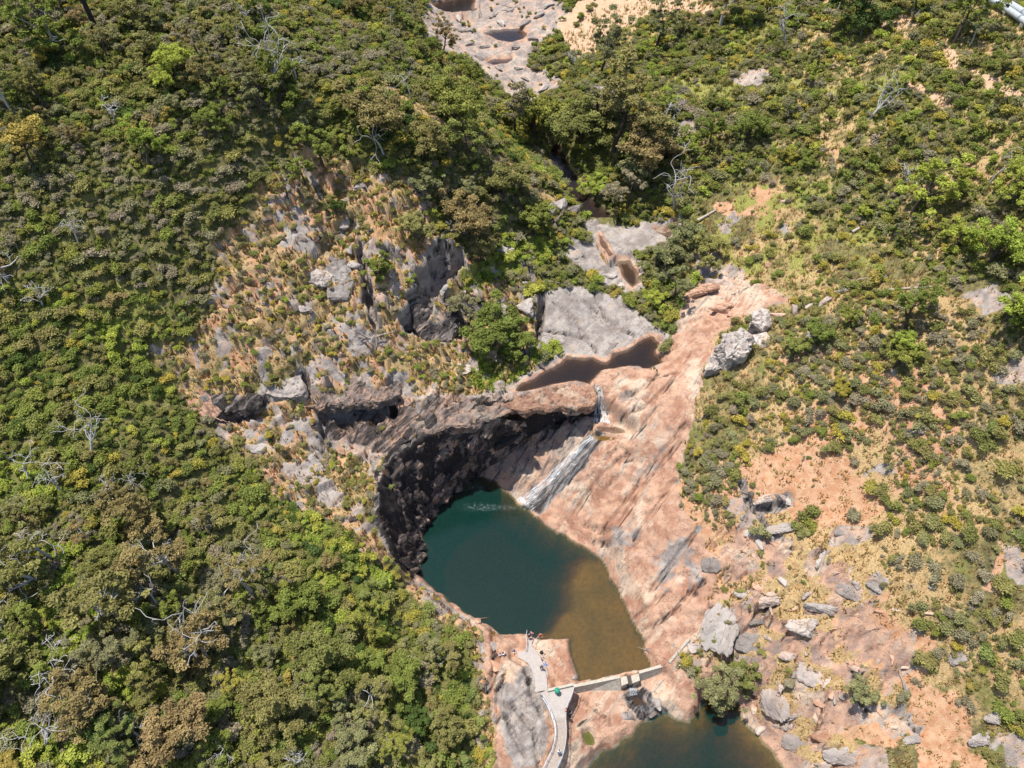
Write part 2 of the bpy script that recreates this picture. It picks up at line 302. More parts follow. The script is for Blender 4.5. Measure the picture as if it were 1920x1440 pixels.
carve([(1392,905),(1404,940),(1440,985),(1490,1030)], .7, .9, 13); carve([(1430,948),(1455,950),(1478,938)], 1.3, 1.6, 14); carve([(1420,1150),(1450,1130)], 1.0, 1.2, 15); carve([(1440,1160),(1480,1185)], .9, 1.1, 16); carve([(1515,1145),(1570,1143)], .9, 1.0, 17); carve([(1380,1190),(1365,1215)], .9, 1.2, 18)
carve([(1470,1200),(1510,1250)], .6, .8, 19); carve([(1555,1300),(1530,1390),(1580,1440)], .6, .8, 20); carve([(1420,1300),(1450,1340),(1490,1360)], .6, .8, 21); carve([(1600,1265),(1625,1330)], .8, .8, 22); carve([(1690,1330),(1720,1365)], .7, .9, 23)
carve([(925,1185),(930,1250),(915,1290)], .8, 1.2, 24); carve([(950,1260),(935,1300),(932,1350)], .6, .9, 25); carve([(1290,1110),(1330,1125),(1340,1160)], .5, .5, 26); carve([(1100,985),(1130,998),(1145,992)], .6, .6, 27); carve([(1115,1020),(1140,1018)], .7, .6, 28)
for q_, ln_ in enumerate([[(1235,700),(1200,735),(1150,748)], [(1300,660),(1255,720),(1210,765),(1165,790)], [(1290,790),(1240,850),(1180,930),(1130,1000)], [(1270,900),(1225,960),(1190,1010)], [(1255,1110),(1205,1150),(1185,1160)], [(1290,1130),(1240,1165),(1205,1182)], [(1320,1090),(1270,1140)], [(1180,850),(1120,900),(1080,960)], [(1240,760),(1180,830)], [(1265,700),(1215,712)], [(1275,830),(1215,900),(1160,985)], [(1310,990),(1265,1050),(1220,1110)],
    [(1030,560),(1080,600),(1120,660)], [(1060,545),(1130,590),(1190,630)], [(1020,620),(1090,632)], [(1110,545),(1150,620)], [(960,1320),(1000,1370),(1010,1440)], [(985,1260),(1015,1340)], [(945,1340),(985,1420)], [(1090,1310),(1140,1350)], [(1150,1300),(1120,1345),(1085,1360)]]): carve(ln_, .6, .55, 40+q_)
carve([(1120,860),(1160,870),(1200,862)], .3, .25, 29); carve([(1160,700),(1130,745),(1140,775)], .4, .3, 30)
# real relief in the rock: joint blocks, ledges, cracks
slopeY = np.gradient(Z, axis=0)/np.gradient(Y, axis=0); slopeX = np.gradient(Z, axis=1)/np.gradient(X, axis=1)
steep = np.hypot(slopeX, slopeY)
ca, sa = math.cos(0.6), math.sin(0.6)
xr = X*ca+Y*sa; yr = -X*sa+Y*ca
wx = xr+0.9*fbm(X*0.4, Y*0.4, 81, 3); wy = yr+0.9*fbm(X*0.4, Y*0.4, 82, 3)
f1, e1, c1, dx1, dy1 = cells(wx*0.20, wy*0.42, 3)
f2, e2, c2, dx2, dy2 = cells(wx*0.55, wy*0.95, 9)
dryland = np.clip(DRYL*(1-PLAT), 0, 1)*(1-nearwater)
rough = np.clip(np.maximum(np.maximum(BANK*1.0, dryland*1.25), UPROCK*0.3), 0, 1)*(1-CHUTE)
rough = rough*(1-.75*GREYS)
rough = np.maximum(rough, CLIFF*0.9*(1-nearwater))*(1-0.85*PINK)
rough = rough*(1-nearwater*0.9)
relief = rough*((c1-0.5)*1.5 + dx1*1.6*(c2-0.3) - 0.35*sstep(e1, 0.14, 0.02) + (c2-0.5)*0.5 - 0.2*sstep(e2, 0.2, 0.03))
smooth = np.clip(PINK+CHUTE*0.5+PLAT, 0, 1)*(1-nearwater*0.8)
# sheeting ledges on the pink slab, running across the slope
lam = fbm(X*0.25+3, Y*0.25, 83, 3)
sheet = ((0.45*(X*0.8+Y*0.3)+1.5*lam) % 1.0)
sheet2 = ((0.35*(X*.25+Y*.95)+1.9*fbm(X*.2, Y*.2+8, 88, 4)) % 1.0); patchy = sstep(fbm(X*.18+40, Y*.18, 89, 3), -.02, .2)
relief += smooth*(0.30*(sstep(sheet, 0.0, 0.10)-sheet)*(1-patchy) + 0.75*patchy*(sstep(sheet2, 0.0, 0.10)-sheet2) + 0.30*fbm(X*0.5, Y*0.5, 84, 4)) - PLAT*(1-nearwater)*0.18*sstep(e1, 0.06, 0.0)
relief += smooth*0.16*(cells(X*.9+fbm(X*.5, Y*.5, 141, 2), Y*1.4+fbm(X*.5, Y*.5, 142, 2), 143)[2]-.5)*patchy
relief += GREYS*(1-nearwater)*(.35*fbm(X*.45, Y*.45, 146, 4)+.22*(sstep(sheet, 0, .1)-sheet))
relief += (1-rockM)*0.35*fbm(X*0.5, Y*0.5, 85, 3) + rockM*0.12*fbm(X*1.7, Y*1.7, 86, 3)*(1-nearwater)
relief += np.clip(steep-0.9, 0, 2)*0.5*(fbm(X*1.1, Y*1.1, 87, 4))*(1-CHUTE)*(1-PINK)*(Z > 1.0)
inwater = np.zeros_like(X)
Z0 = Z.copy()
Z = Z + relief*(Z0 > -0.2)*np.where((Z0 < 0.4) & (nearwater > 0.5), 0.1, 1.0)

def link(name, me, mats=(), parent=None):
    o = bpy.data.objects.new(name, me)
    for m in mats: me.materials.append(m)
    C.objects.link(o)
    if parent is not None: o.parent = parent
    return o
def np_mesh(name, V, faces, smooth=False, mi=None):
    """faces: (n,k) int array of equal-sized polygons"""
    me = bpy.data.meshes.new(name); V = np.asarray(V, np.float32); Fa = np.asarray(faces, np.int32); n, k = Fa.shape
    me.vertices.add(len(V)); me.vertices.foreach_set('co', V.ravel())
    me.loops.add(n*k); me.loops.foreach_set('vertex_index', Fa.ravel())
    me.polygons.add(n); me.polygons.foreach_set('loop_start', np.arange(n, dtype=np.int32)*k)
    me.polygons.foreach_set('loop_total', np.full(n, k, np.int32))
    if smooth: me.polygons.foreach_set('use_smooth', np.ones(n, bool))
    if mi is not None: me.polygons.foreach_set('material_index', np.asarray(mi, np.int32))
    me.update(calc_edges=True); me.validate(); return me
def attr(me, name, rgb):
    a = me.attributes.new(name, 'FLOAT_COLOR', 'POINT'); d = np.ones((len(me.vertices), 4), np.float32); d[:, :3] = rgb
    a.data.foreach_set('color', d.ravel())

# ------------------------------------------------------------------ material helpers
class NT:
    def __init__(s, name):
        s.m = bpy.data.materials.new(name); s.m.use_nodes = True; s.t = s.m.node_tree; s.t.nodes.clear()
        s.out = s.t.nodes.new('ShaderNodeOutputMaterial')
    def n(s, typ, ins=None, **kw):
        nd = s.t.nodes.new('ShaderNode'+typ)
        for k, v in kw.items(): setattr(nd, k, v)
        for k, v in (ins or {}).items(): s.set(nd.inputs[k], v)
        return nd
    def set(s, sock, v):
        if hasattr(v, 'is_output') or isinstance(v, bpy.types.NodeSocket): s.t.links.new(v, sock)
        else:
            if isinstance(v, (tuple, list)) and len(v) == 3 and sock.type == 'RGBA': v = (*v, 1)
            sock.default_value = v
    def mix(s, f, a, b, blend='MIX'):
        nd = s.t.nodes.new('ShaderNodeMix'); nd.data_type = 'RGBA'; nd.blend_type = blend
        s.set(nd.inputs[0], f); s.set(nd.inputs[6], a); s.set(nd.inputs[7], b); return nd.outputs[2]
    def math(s, op, a, b=0.0, c=0.0, clamp=False):
        nd = s.t.nodes.new('ShaderNodeMath'); nd.operation = op; nd.use_clamp = clamp
        s.set(nd.inputs[0], a); s.set(nd.inputs[1], b); s.set(nd.inputs[2], c); return nd.outputs[0]
    def noise(s, vec, scale, detail=4, rough=0.55, dist=0.0):
        return s.n('TexNoise', {'Vector': vec, 'Scale': scale, 'Detail': detail, 'Roughness': rough, 'Distortion': dist}).outputs[0]
    def ramp(s, f, a, b):
        return s.n('MapRange', {0: f, 1: a, 2: b}, interpolation_type='SMOOTHSTEP').outputs[0]
    def vmap(s, vec, rot=(0,0,0), sc=(1,1,1)):
        return s.n('Mapping', {'Vector': vec, 'Rotation': rot, 'Scale': tuple(1/k for k in sc)}, vector_type='TEXTURE').outputs[0]
    def bsdf(s, col, rough=0.9, bump=None, bs=0.4, bd=0.1, spec=0.2):
        b = s.n('BsdfPrincipled', {'Base Color': col, 'Roughness': rough, 'Specular IOR Level': spec})
        if bump is not None:
            bp = s.n('Bump', {'Height': bump, 'Strength': bs, 'Distance': bd}); s.t.links.new(bp.outputs[0], b.inputs['Normal'])
        return b.outputs[0]
    def done(s, sh):
        s.t.links.new(sh, s.out.inputs[0]); return s.m

def rock_colour(t, co, pink, dark, wet=None):
    """granite: pale grey to pink, weathering patches, lichen, streaks, dark stain and painted crevice shade"""
    n0 = t.noise(co, 0.16, 4, .6, .5); n1 = t.noise(co, 0.5, 4, .62); n2 = t.noise(co, 1.9, 4, .68); n3 = t.noise(co, 8.0, 3, .75)
    st = t.noise(t.vmap(co, (0, 0, math.radians(-44)), (1.3, 0.15, 0.3)), 1.0, 6, .68, .5)
    gq = t.math('ADD', t.math('MULTIPLY', n1, .5), t.math('ADD', t.math('MULTIPLY', st, .35), t.math('MULTIPLY', n2, .15)))
    grey = t.mix(t.ramp(gq, .40, .60), (0.235, 0.20, 0.18), (0.43, 0.385, 0.35))
    grey = t.mix(t.math('MULTIPLY', t.ramp(n1, .55, .68), .55), grey, (0.36, 0.27, 0.19))
    pk = t.mix(t.ramp(n1, .38, .60), (0.355, 0.185, 0.12), (0.51, 0.315, 0.215))
    pk = t.mix(t.math('MULTIPLY', t.ramp(t.math('ADD', n0, t.math('MULTIPLY', t.math('SUBTRACT', st, .5), .5)), .5, .62), .85), pk, (0.60, 0.465, 0.345))
    pk = t.mix(t.math('MULTIPLY', t.ramp(n2, .54, .68), .45), pk, (0.34, 0.16, 0.095))
    pk = t.mix(t.math('MULTIPLY', t.math('MULTIPLY', t.ramp(st, .53, .64), t.ramp(n0, .46, .56)), .85), pk, (0.25, 0.215, 0.195))
    f = t.math('ADD', pink, t.math('MULTIPLY', t.math('SUBTRACT', n1, .5), 1.0), clamp=True)
    c = t.mix(t.ramp(f, .3, .7), grey, pk)
    c = t.mix(t.math('MULTIPLY', t.ramp(n3, .54, .72), t.math('MULTIPLY', .55, t.ramp(n1, .40, .62))), c, (0.13, 0.105, 0.09))
    c = t.mix(t.math('MULTIPLY', t.ramp(n3, .46, .30), .22), c, (0.62, 0.55, 0.46))
    k1 = t.noise(t.vmap(co, (0, 0, math.radians(-30)), (.35, .9, .5)), .55, 5, .62, .3); k2 = t.noise(t.vmap(co, (0, 0, math.radians(38)), (.3, .7, .5)), .5, 4, .62)
    ln = t.math('MAXIMUM', t.ramp(t.math('ABSOLUTE', t.math('SUBTRACT', k1, .47)), .012, .002), t.math('MULTIPLY', t.ramp(t.math('ABSOLUTE', t.math('SUBTRACT', k2, .53)), .010, .002), .8))
    c = t.mix(t.math('MULTIPLY', ln, t.math('MULTIPLY', .7, t.ramp(n2, .36, .56))), c, (0.12, 0.075, 0.055))
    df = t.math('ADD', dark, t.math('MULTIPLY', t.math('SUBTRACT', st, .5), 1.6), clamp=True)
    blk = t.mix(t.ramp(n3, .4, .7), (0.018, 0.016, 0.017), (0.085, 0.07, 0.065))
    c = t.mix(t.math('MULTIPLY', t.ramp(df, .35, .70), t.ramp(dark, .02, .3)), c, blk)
    return c, n1, n2, n3

def ground_material():
    t = NT('hillside_ground')
    co = t.n('TexCoord').outputs['Object']
    A = t.n('SeparateColor', {0: t.n('Attribute', attribute_name='mask_a').outputs['Color']}).outputs   # rock, pink, dark
    B = t.n('SeparateColor', {0: t.n('Attribute', attribute_name='mask_b').outputs['Color']}).outputs   # red soil, green, dry
    D = t.n('SeparateColor', {0: t.n('Attribute', attribute_name='mask_c').outputs['Color']}).outputs   # bed, sand, crack
    rc, n1, n2, n3 = rock_colour(t, co, A[1], A[2])
    ck = 0.0
    # earth
    g1 = t.noise(co, 0.22, 3, .6); g2 = t.noise(co, 1.1, 4, .7); g3 = t.noise(co, 5.5, 3, .75)
    litter = t.mix(t.ramp(g2, .35, .65), (0.10, 0.085, 0.04), (0.22, 0.19, 0.075))
    litter = t.mix(t.math('MULTIPLY', t.ramp(g1, .5, .62), .6), litter, (0.18, 0.19, 0.05))
    straw = t.mix(t.ramp(g3, .35, .68), (0.33, 0.215, 0.10), (0.58, 0.43, 0.22))
    straw = t.mix(t.math('MULTIPLY', t.ramp(g2, .5, .66), .6), straw, (0.33, 0.17, 0.08))
    red = t.mix(t.ramp(g2, .35, .65), (0.45, 0.225, 0.12), (0.54, 0.345, 0.215))
    red = t.mix(t.math('MULTIPLY', t.ramp(g3, .55, .7), .4), red, (0.36, 0.175, 0.09))
    grn = t.mix(t.ramp(g3, .35, .65), (0.15, 0.16, 0.035), (0.34, 0.32, 0.09))
    sand = t.mix(t.ramp(g2, .3, .7), (0.50, 0.31, 0.19), (0.60, 0.42, 0.28))
    e = t.mix(t.ramp(t.math('ADD', B[2], t.math('MULTIPLY', t.math('SUBTRACT', g2, .5), .7)), .35, .65), litter, straw)
    e = t.mix(t.ramp(t.math('ADD', B[0], t.math('MULTIPLY', t.math('SUBTRACT', g2, .5), .9)), .4, .6), e, red)
    e = t.mix(t.ramp(t.math('ADD', B[1], t.math('MULTIPLY', t.math('SUBTRACT', g2, .5), .8)), .4, .65), e, grn)
    e = t.mix(t.ramp(t.math('ADD', D[1], t.math('MULTIPLY', t.math('SUBTRACT', g2, .5), .5)), .4, .6), e, sand)
    rf = t.ramp(t.math('ADD', A[0], t.math('MULTIPLY', t.math('SUBTRACT', g3, .5), .55)), .38, .58)
    c = t.mix(rf, e, rc)
    bed = t.mix(t.ramp(g1, .36, .62), t.mix(t.ramp(n2, .3, .7), (0.15, 0.085, 0.024), (0.22, 0.125, 0.036)), t.mix(t.ramp(n2, .3, .7), (0.20, 0.11, 0.026), (0.30, 0.165, 0.042)))
    c = t.mix(t.ramp(t.math('ADD', D[0], t.math('MULTIPLY', t.math('SUBTRACT', g2, .5), .3)), .4, .7), c, bed)
    hgt = t.math('ADD', t.math('ADD', t.math('MULTIPLY', n2, .5), t.math('MULTIPLY', n3, .35)), t.math('MULTIPLY', ck, -.5))
    t.done(t.bsdf(c, .93, hgt, .75, .35))
    return t.m
M_ground = ground_material()

def mk_rock(name, pink, dark=0.0, bright=1.0):
    t = NT(name); co = t.n('TexCoord').outputs['Object']
    rnd_ = t.n('ObjectInfo').outputs['Random']
    off = t.n('VectorMath', {0: co, 1: t.n('CombineXYZ', {0: t.math('MULTIPLY', rnd_, 57), 1: t.math('MULTIPLY', rnd_, 31)}).outputs[0]}, operation='ADD').outputs[0]
    rc, n1, n2, n3 = rock_colour(t, off, pink, dark)
    v = t.math('MULTIPLY', bright, t.math('ADD', .8, t.math('MULTIPLY', rnd_, .4)))
    rc = t.mix(1.0, rc, t.n('CombineColor', {0: v, 1: v, 2: v}).outputs[0], 'MULTIPLY')
    t.done(t.bsdf(rc, .9, t.math('ADD', t.math('MULTIPLY', n2, .5), t.math('MULTIPLY', n3, .4)), .7, .2))
    return t.m
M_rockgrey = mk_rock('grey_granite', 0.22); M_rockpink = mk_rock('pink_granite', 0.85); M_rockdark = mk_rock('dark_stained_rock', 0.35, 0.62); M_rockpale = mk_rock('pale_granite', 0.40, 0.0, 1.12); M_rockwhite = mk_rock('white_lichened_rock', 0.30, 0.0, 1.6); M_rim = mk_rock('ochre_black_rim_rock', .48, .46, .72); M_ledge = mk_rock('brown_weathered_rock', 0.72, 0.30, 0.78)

def simple(name, col, rough=.8, var=.25, scale=6, spec=.3, bump=.3):
    t = NT(name); co = t.n('TexCoord').outputs['Object']; n = t.noise(co, scale, 5, .65)
    a = tuple(c*(1-var) for c in col); b = tuple(min(1, c*(1+var)) for c in col)
    t.done(t.bsdf(t.mix(t.ramp(n, .3, .7), a, b), rough, n, bump, .03, spec)); return t.m

# ------------------------------------------------------------------ ground mesh
ny, nx = X.shape
idx = np.arange(ny*nx).reshape(ny, nx)
quads = np.stack([idx[:-1, :-1], idx[:-1, 1:], idx[1:, 1:], idx[1:, :-1]], -1).reshape(-1, 4)
me = np_mesh('ground', np.stack([X, Y, Z], -1).reshape(-1, 3), quads, True)
bed = np.zeros_like(X)
for nm, (lv, P) in WATERS.items():
    sl = window(P, 2); d, _, _ = poly_sd(X[sl], Y[sl], P)
    bed[sl] = np.maximum(bed[sl], sstep(lv-0.02-Z[sl], 0.12, 0.5)*(d > -0.6))
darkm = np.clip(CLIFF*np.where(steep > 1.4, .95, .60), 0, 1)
darkm = np.maximum(darkm, CHUTE*0.40); WETL = mask([(1166,1298),(1204,1290),(1240,1312),(1256,1334),(1245,1354),(1198,1354),(1180,1335)], .4, .8, .8, 166); darkm = np.maximum(darkm, WETL*.6); WETM = mask([(1110,812),(1136,818),(1122,840),(1095,880),(1048,925),(1012,966),(975,952),(1000,932),(1030,905),(1085,842)], .3, .4, .8, 160); PSTAIN = union(mask([(1150,985),(1182,980),(1188,1005),(1160,1028),(1148,1015)], 1.4, 2.0, .7, 161), mask([(1232,1010),(1290,1005),(1300,1030),(1262,1085),(1225,1092),(1240,1050)], 1.6, 2.5, .7, 162), mask([(1290,1055),(1322,1058),(1326,1100),(1294,1105)], 1.2, 1.2, .7, 163), mask([(1195,880),(1260,800),(1275,815),(1205,910)], 1.4, 2.2, .6, 164)*.6, mask([(1150,735),(1180,725),(1190,740),(1155,790)], 1.0, 1.6, .7, 165)*.6); darkm = np.maximum(darkm, np.maximum(WETM*.62, PSTAIN*.36)); darkm = np.maximum(darkm, CREV*.46); rockM = np.maximum(rockM, CREV*.9)  # carved clefts and recesses also get shade painted into their colour
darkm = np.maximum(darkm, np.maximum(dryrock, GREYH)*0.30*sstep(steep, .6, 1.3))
GSL = mask([(930,1300),(1000,1235),(1032,1320),(1040,1400),(1010,1450),(955,1450)], .6, 1.2, .5, 57)*(1-mask([(1020,1330),(1045,1340),(1050,1440),(1030,1440)], .4, .5, .5, 58)); darkm = np.maximum(darkm, GSL*.16)
pinkm = np.clip(union(PINK*0.95, PLAT*0.85, BANK*0.6, SHELF*0.5, CHUTE*0.55, UPROCK*0.44, rightrock*0.5, nearwater*0.66, GREY*0.2, dryrock*0.45), 0, 1)
pinkm = pinkm*(1-GREY*(1-nearwater)*0.7)*(1-.85*GSL)*(1-.8*PSTAIN)*(1-.7*WETM)*(1-.7*WETL)
drym = np.clip(np.maximum(DRYL*(0.75+fine*0.6), np.maximum(DRYR*(0.62+patch*0.9+fine*.3), BANK*0.9)), 0, 1)
redm = np.clip(REDS*0.8 + DRYR*np.clip(patch*1.1+fine*0.5+0.18, 0, .8) + DRYL*np.clip(fine*0.9+0.42, 0, .75), 0, 1)
grnm = np.clip(np.maximum(GREENG, (1-DRYL)*(1-DRYR)*np.clip(patch*1.5+fine*0.5+0.1, 0, .8)), 0, 1)
drym = np.maximum(drym, np.clip(UPR*(.55+fine*.9), 0, 1)); drym = np.maximum(drym, PATHLIKE*.9); grnm = np.clip(grnm-.35*UPR*(patch < 0), 0, 1); grnm = np.maximum(grnm, np.clip(LIGHTG*(.45+fine*1.2), 0, 1)); redm = np.maximum(redm, UPR*np.clip(fine*1.3-.05, 0, .7))
grnm = np.maximum(grnm, DRYL*np.clip(fine*1.2-patch*.4, 0, .5))
attr(me, 'mask_a', np.stack([rockM, pinkm, darkm], -1).reshape(-1, 3))
attr(me, 'mask_b', np.stack([redm, grnm, drym], -1).reshape(-1, 3))
attr(me, 'mask_c', np.stack([bed, SANDY, np.clip(BANK*.8+UPROCK*.6, 0, 1)], -1).reshape(-1, 3))
g = link('ground', me, [M_ground]); g['kind'] = 'structure'; g['label'] = 'rocky hillsides and granite gorge of the creek'

# ------------------------------------------------------------------ water
def water_material(name, teal, absorb, ripple=.05, diffuse=.28, dens_=1.0):
    t = NT(name); co = t.n('TexCoord').outputs['Object']
    n = t.noise(co, 1.3, 4, .6); n2 = t.noise(co, 6, 3, .6)
    bp = t.n('Bump', {'Height': t.math('ADD', n, t.math('MULTIPLY', n2, .3)), 'Strength': ripple, 'Distance': .3}).outputs[0]
    tr = t.n('BsdfTransparent', {'Color': (.93, .95, .92)}).outputs[0]
    df = t.n('BsdfDiffuse', {'Color': teal}).outputs[0]
    body = t.n('MixShader', {0: diffuse, 1: tr, 2: df}).outputs[0]
    gl = t.n('BsdfGlossy', {'Color': (1, 1, 1), 'Roughness': .06, 'Normal': bp}).outputs[0]
    fr = t.n('Fresnel', {'IOR': 1.33, 'Normal': bp}).outputs[0]
    sh = t.n('MixShader', {0: fr, 1: body, 2: gl}).outputs[0]
    vol = t.n('VolumeAbsorption', {'Color': absorb, 'Density': dens_}).outputs[0]
    t.t.links.new(vol, t.out.inputs['Volume'])
    return t.done(sh)
M_deep = water_material('deep_tannin_water', (0.030, 0.17, 0.14), (0.84, 0.70, 0.25), .05, .14)
M_creek = water_material('creek_water', (0.07, 0.055, 0.052), (0.34, 0.19, 0.12), .15, .3, 1.3)
def water(name, label, key, mat, depth, grow=0.35):
    lv, P = WATERS[key]; P = P[:, :2]
    a2 = 0.5*np.sum(P[:, 0]*np.roll(P[:, 1], -1)-P[:, 1]*np.roll(P[:, 0], -1))
    if a2 < 0: P = P[::-1]
    e = np.roll(P, -1, 0)-P; nrm = np.stack([e[:, 1], -e[:, 0]], -1); nrm /= np.linalg.norm(nrm, axis=1)[:, None]
    v = nrm+np.roll(nrm, 1, 0); v /= np.maximum(np.linalg.norm(v, axis=1)[:, None], .3)
    Q = P+v*grow; n = len(Q)
    me = bpy.data.meshes.new(name)
    V = [(a, b, lv) for a, b in Q]+[(a, b, lv-depth) for a, b in Q]
    Fs = [list(range(n)), list(range(2*n-1, n-1, -1))]+[[i, n+i, n+(i+1) % n, (i+1) % n] for i in range(n)]
    me.from_pydata(V, [], Fs); me.update()
    o = link(name, me, [mat]); o['kind'] = 'structure'; o['label'] = label; return o
water('plunge_pool_water', 'deep green and amber plunge pool below the falls', 'plunge_pool', M_deep, 11)
water('lower_pool_water', 'dark green pool below the concrete weir', 'lower_pool', M_deep, 9)
water('upper_pool_water', 'brown pool above the rock lip of the falls', 'upper_pool', M_creek, 4)
water('ledge_pool_water', 'small brown pool on the ledge between two falls', 'ledge_pool', M_creek, 1.2, .15)
water('creek_pool_water', 'narrow brown pool between the grey slabs', 'creek_pool', M_creek, 2)
water('creek_channel_water', 'thin brown channel beside the pitted slab', 'creek_channel', M_creek, 1.5, .2)
water('dark_creek_water', 'shaded brown creek under the big trees', 'dark_creek', M_creek, 3)
water('side_creek_water', 'small dark pool at end of the pitted slab', 'side_creek', M_creek, 2)
water('outflow_water', 'small brown pool catching the weir outflow', 'outflow_pool', M_creek, 1.5, .2)
water('far_pool_water', 'narrow blue pool low in the far creek bed', 'far_pool_low', M_creek, 2)
water('far_pool_water', 'dark oval pool in the middle of the far creek bed', 'far_pool_mid', M_creek, 2.5)
water('far_pool_water', 'brown pool at top edge of the far creek bed', 'far_pool_top', M_creek, 2.5)
water('pothole_water', 'algae green water inside the round pothole', 'pothole_pond', water_material('algae_water', (0.10, 0.12, 0.025), (.5, .45, .2), .03, .6), 1.2, .1)

# ------------------------------------------------------------------ tagging helpers
def tag(o, label, cat, group=None, kind=None):
    o['label'] = label; o['category'] = cat
    if group: o['group'] = group
    if kind: o['kind'] = kind
    return o
def empty(name, loc=(0, 0, 0)):
    o = bpy.data.objects.new(name, None); o.empty_display_size = .3; C.objects.link(o); o.location = loc; return o

# ------------------------------------------------------------------ rocks
def rock_mesh(seed, flat=0.6, blocky=0.5, sub=3, sharp=0.05, fine=False):
    r = np.random.default_rng(seed)
    bm = bmesh.new()
    n = 13
    pts = r.normal(size=(n, 3)); pts /= np.linalg.norm(pts, axis=1)[:, None]
    m = np.max(np.abs(pts), axis=1)[:, None]
    pts = pts*(1-blocky) + (pts/m)*blocky
    pts *= np.array([0.5, 0.5*r.uniform(.55, .9), 0.5*flat])*r.uniform(.85, 1.1, size=(n, 1))
    for p in pts: bm.verts.new(p)
    bmesh.ops.convex_hull(bm, input=bm.verts)
    for v in [v for v in bm.verts if not v.link_faces]: bm.verts.remove(v)
    bmesh.ops.bevel(bm, geom=bm.edges[:], offset=sharp, segments=1, affect='EDGES', profile=.6)
    bmesh.ops.triangulate(bm, faces=bm.faces[:])
    for L in ((.2, .1, .055, .045) if fine else (.14, .14)):
        long = [e for e in bm.edges if e.calc_length() > L]
        if long: bmesh.ops.subdivide_edges(bm, edges=long, cuts=1)
        bmesh.ops.triangulate(bm, faces=bm.faces[:])
    co = np.array([v.co[:] for v in bm.verts])
    d = 0.10*fbm(co[:, 0]*5+seed, co[:, 1]*5+co[:, 2]*4, seed, 4) + .05*(cells(co[:, 0]*3+co[:, 2]*2+seed, co[:, 1]*3-co[:, 2]*3, seed)[2]-.5)
    d -= 0.03*sstep(np.abs(vnoise(co[:, 0]*4+co[:, 2]*3, co[:, 1]*4-co[:, 2]*3+seed, seed+4)), .06, 0)
    if fine:
        a_, b_ = co[:, 0]*1.0+.7*co[:, 2], co[:, 1]-.8*co[:, 2]
        d = d*.8+.10*(cells(a_*4+seed, b_*6, seed+7)[2]-.5)*.8-.10*sstep(cells(a_*3+seed, b_*5, seed+9)[1], .14, .0)*.6+.05*fbm(a_*14, b_*14, seed+11, 3)
    c = co*(1+d[:, None]*2.0)
    for v, p in zip(bm.verts, c): v.co = p
    me = bpy.data.meshes.new('boulder'); bm.to_mesh(me); bm.free(); return me
ROCKS = [rock_mesh(100+i, f, b, 3, s) for i, (f, b, s) in enumerate([(.55,.5,.05),(.7,.6,.04),(.45,.7,.035),(.8,.4,.06),(.35,.8,.03),(.6,.3,.07),(.5,.6,.04),(.75,.7,.04),(.4,.5,.05),(.6,.75,.03)])]
ROCKS += [rock_mesh(150+i, f, b, 3, s_, True) for i, (f, b, s_) in enumerate([(.7,.6,.03),(.6,.7,.03),(.8,.5,.04),(.5,.75,.03)])]
ROCKMATS = {}
def rock_variant(k, mat):
    key = (k, mat.name)
    if key not in ROCKMATS:
        m = ROCKS[k].copy(); m.materials.clear(); m.materials.append(mat); ROCKMATS[key] = m
    return ROCKMATS[key]
def slope_n(x, y, d=.6):
    gx = (H(x+d, y)-H(x-d, y))/(2*d); gy = (H(x, y+d)-H(x, y-d))/(2*d)
    v = Vector((-gx, -gy, 1)); v.normalize(); return v
THINGS = []   # (u, v, name) landmarks for wording
def boulder(u, v, w, label, mat, k=None, rot=None, aspect=1.0, h=1.0, name='boulder', group=None, sink=.22, cat='boulder', lean=.6):
    """w: width in picture pixels at its base"""
    p = ground(u, v); dep = (p-CAM)@FW; s = w*dep/F
    k = rnd.randrange(10) if k is None else k
    o = bpy.data.objects.new(name, rock_variant(k, mat)); C.objects.link(o)
    o.scale = (s, s*aspect, s*h)
    nrm = slope_n(p[0], p[1], max(.5, s*.4)); nrm = nrm.lerp(Vector((0, 0, 1)), 1-lean).normalized()
    q = nrm.to_track_quat('Z', 'Y'); a = rnd.uniform(0, 6.28) if rot is None else math.radians(rot)
    o.rotation_mode = 'QUATERNION'
    from mathutils import Quaternion
    o.rotation_quaternion = Vector((0, 0, 1)).rotation_difference(nrm) @ Quaternion((0, 0, 1), a)
    o.location = Vector(p) + nrm*(s*h*(.28-sink*.6))
    if label: tag(o, label, cat, group)
    return o

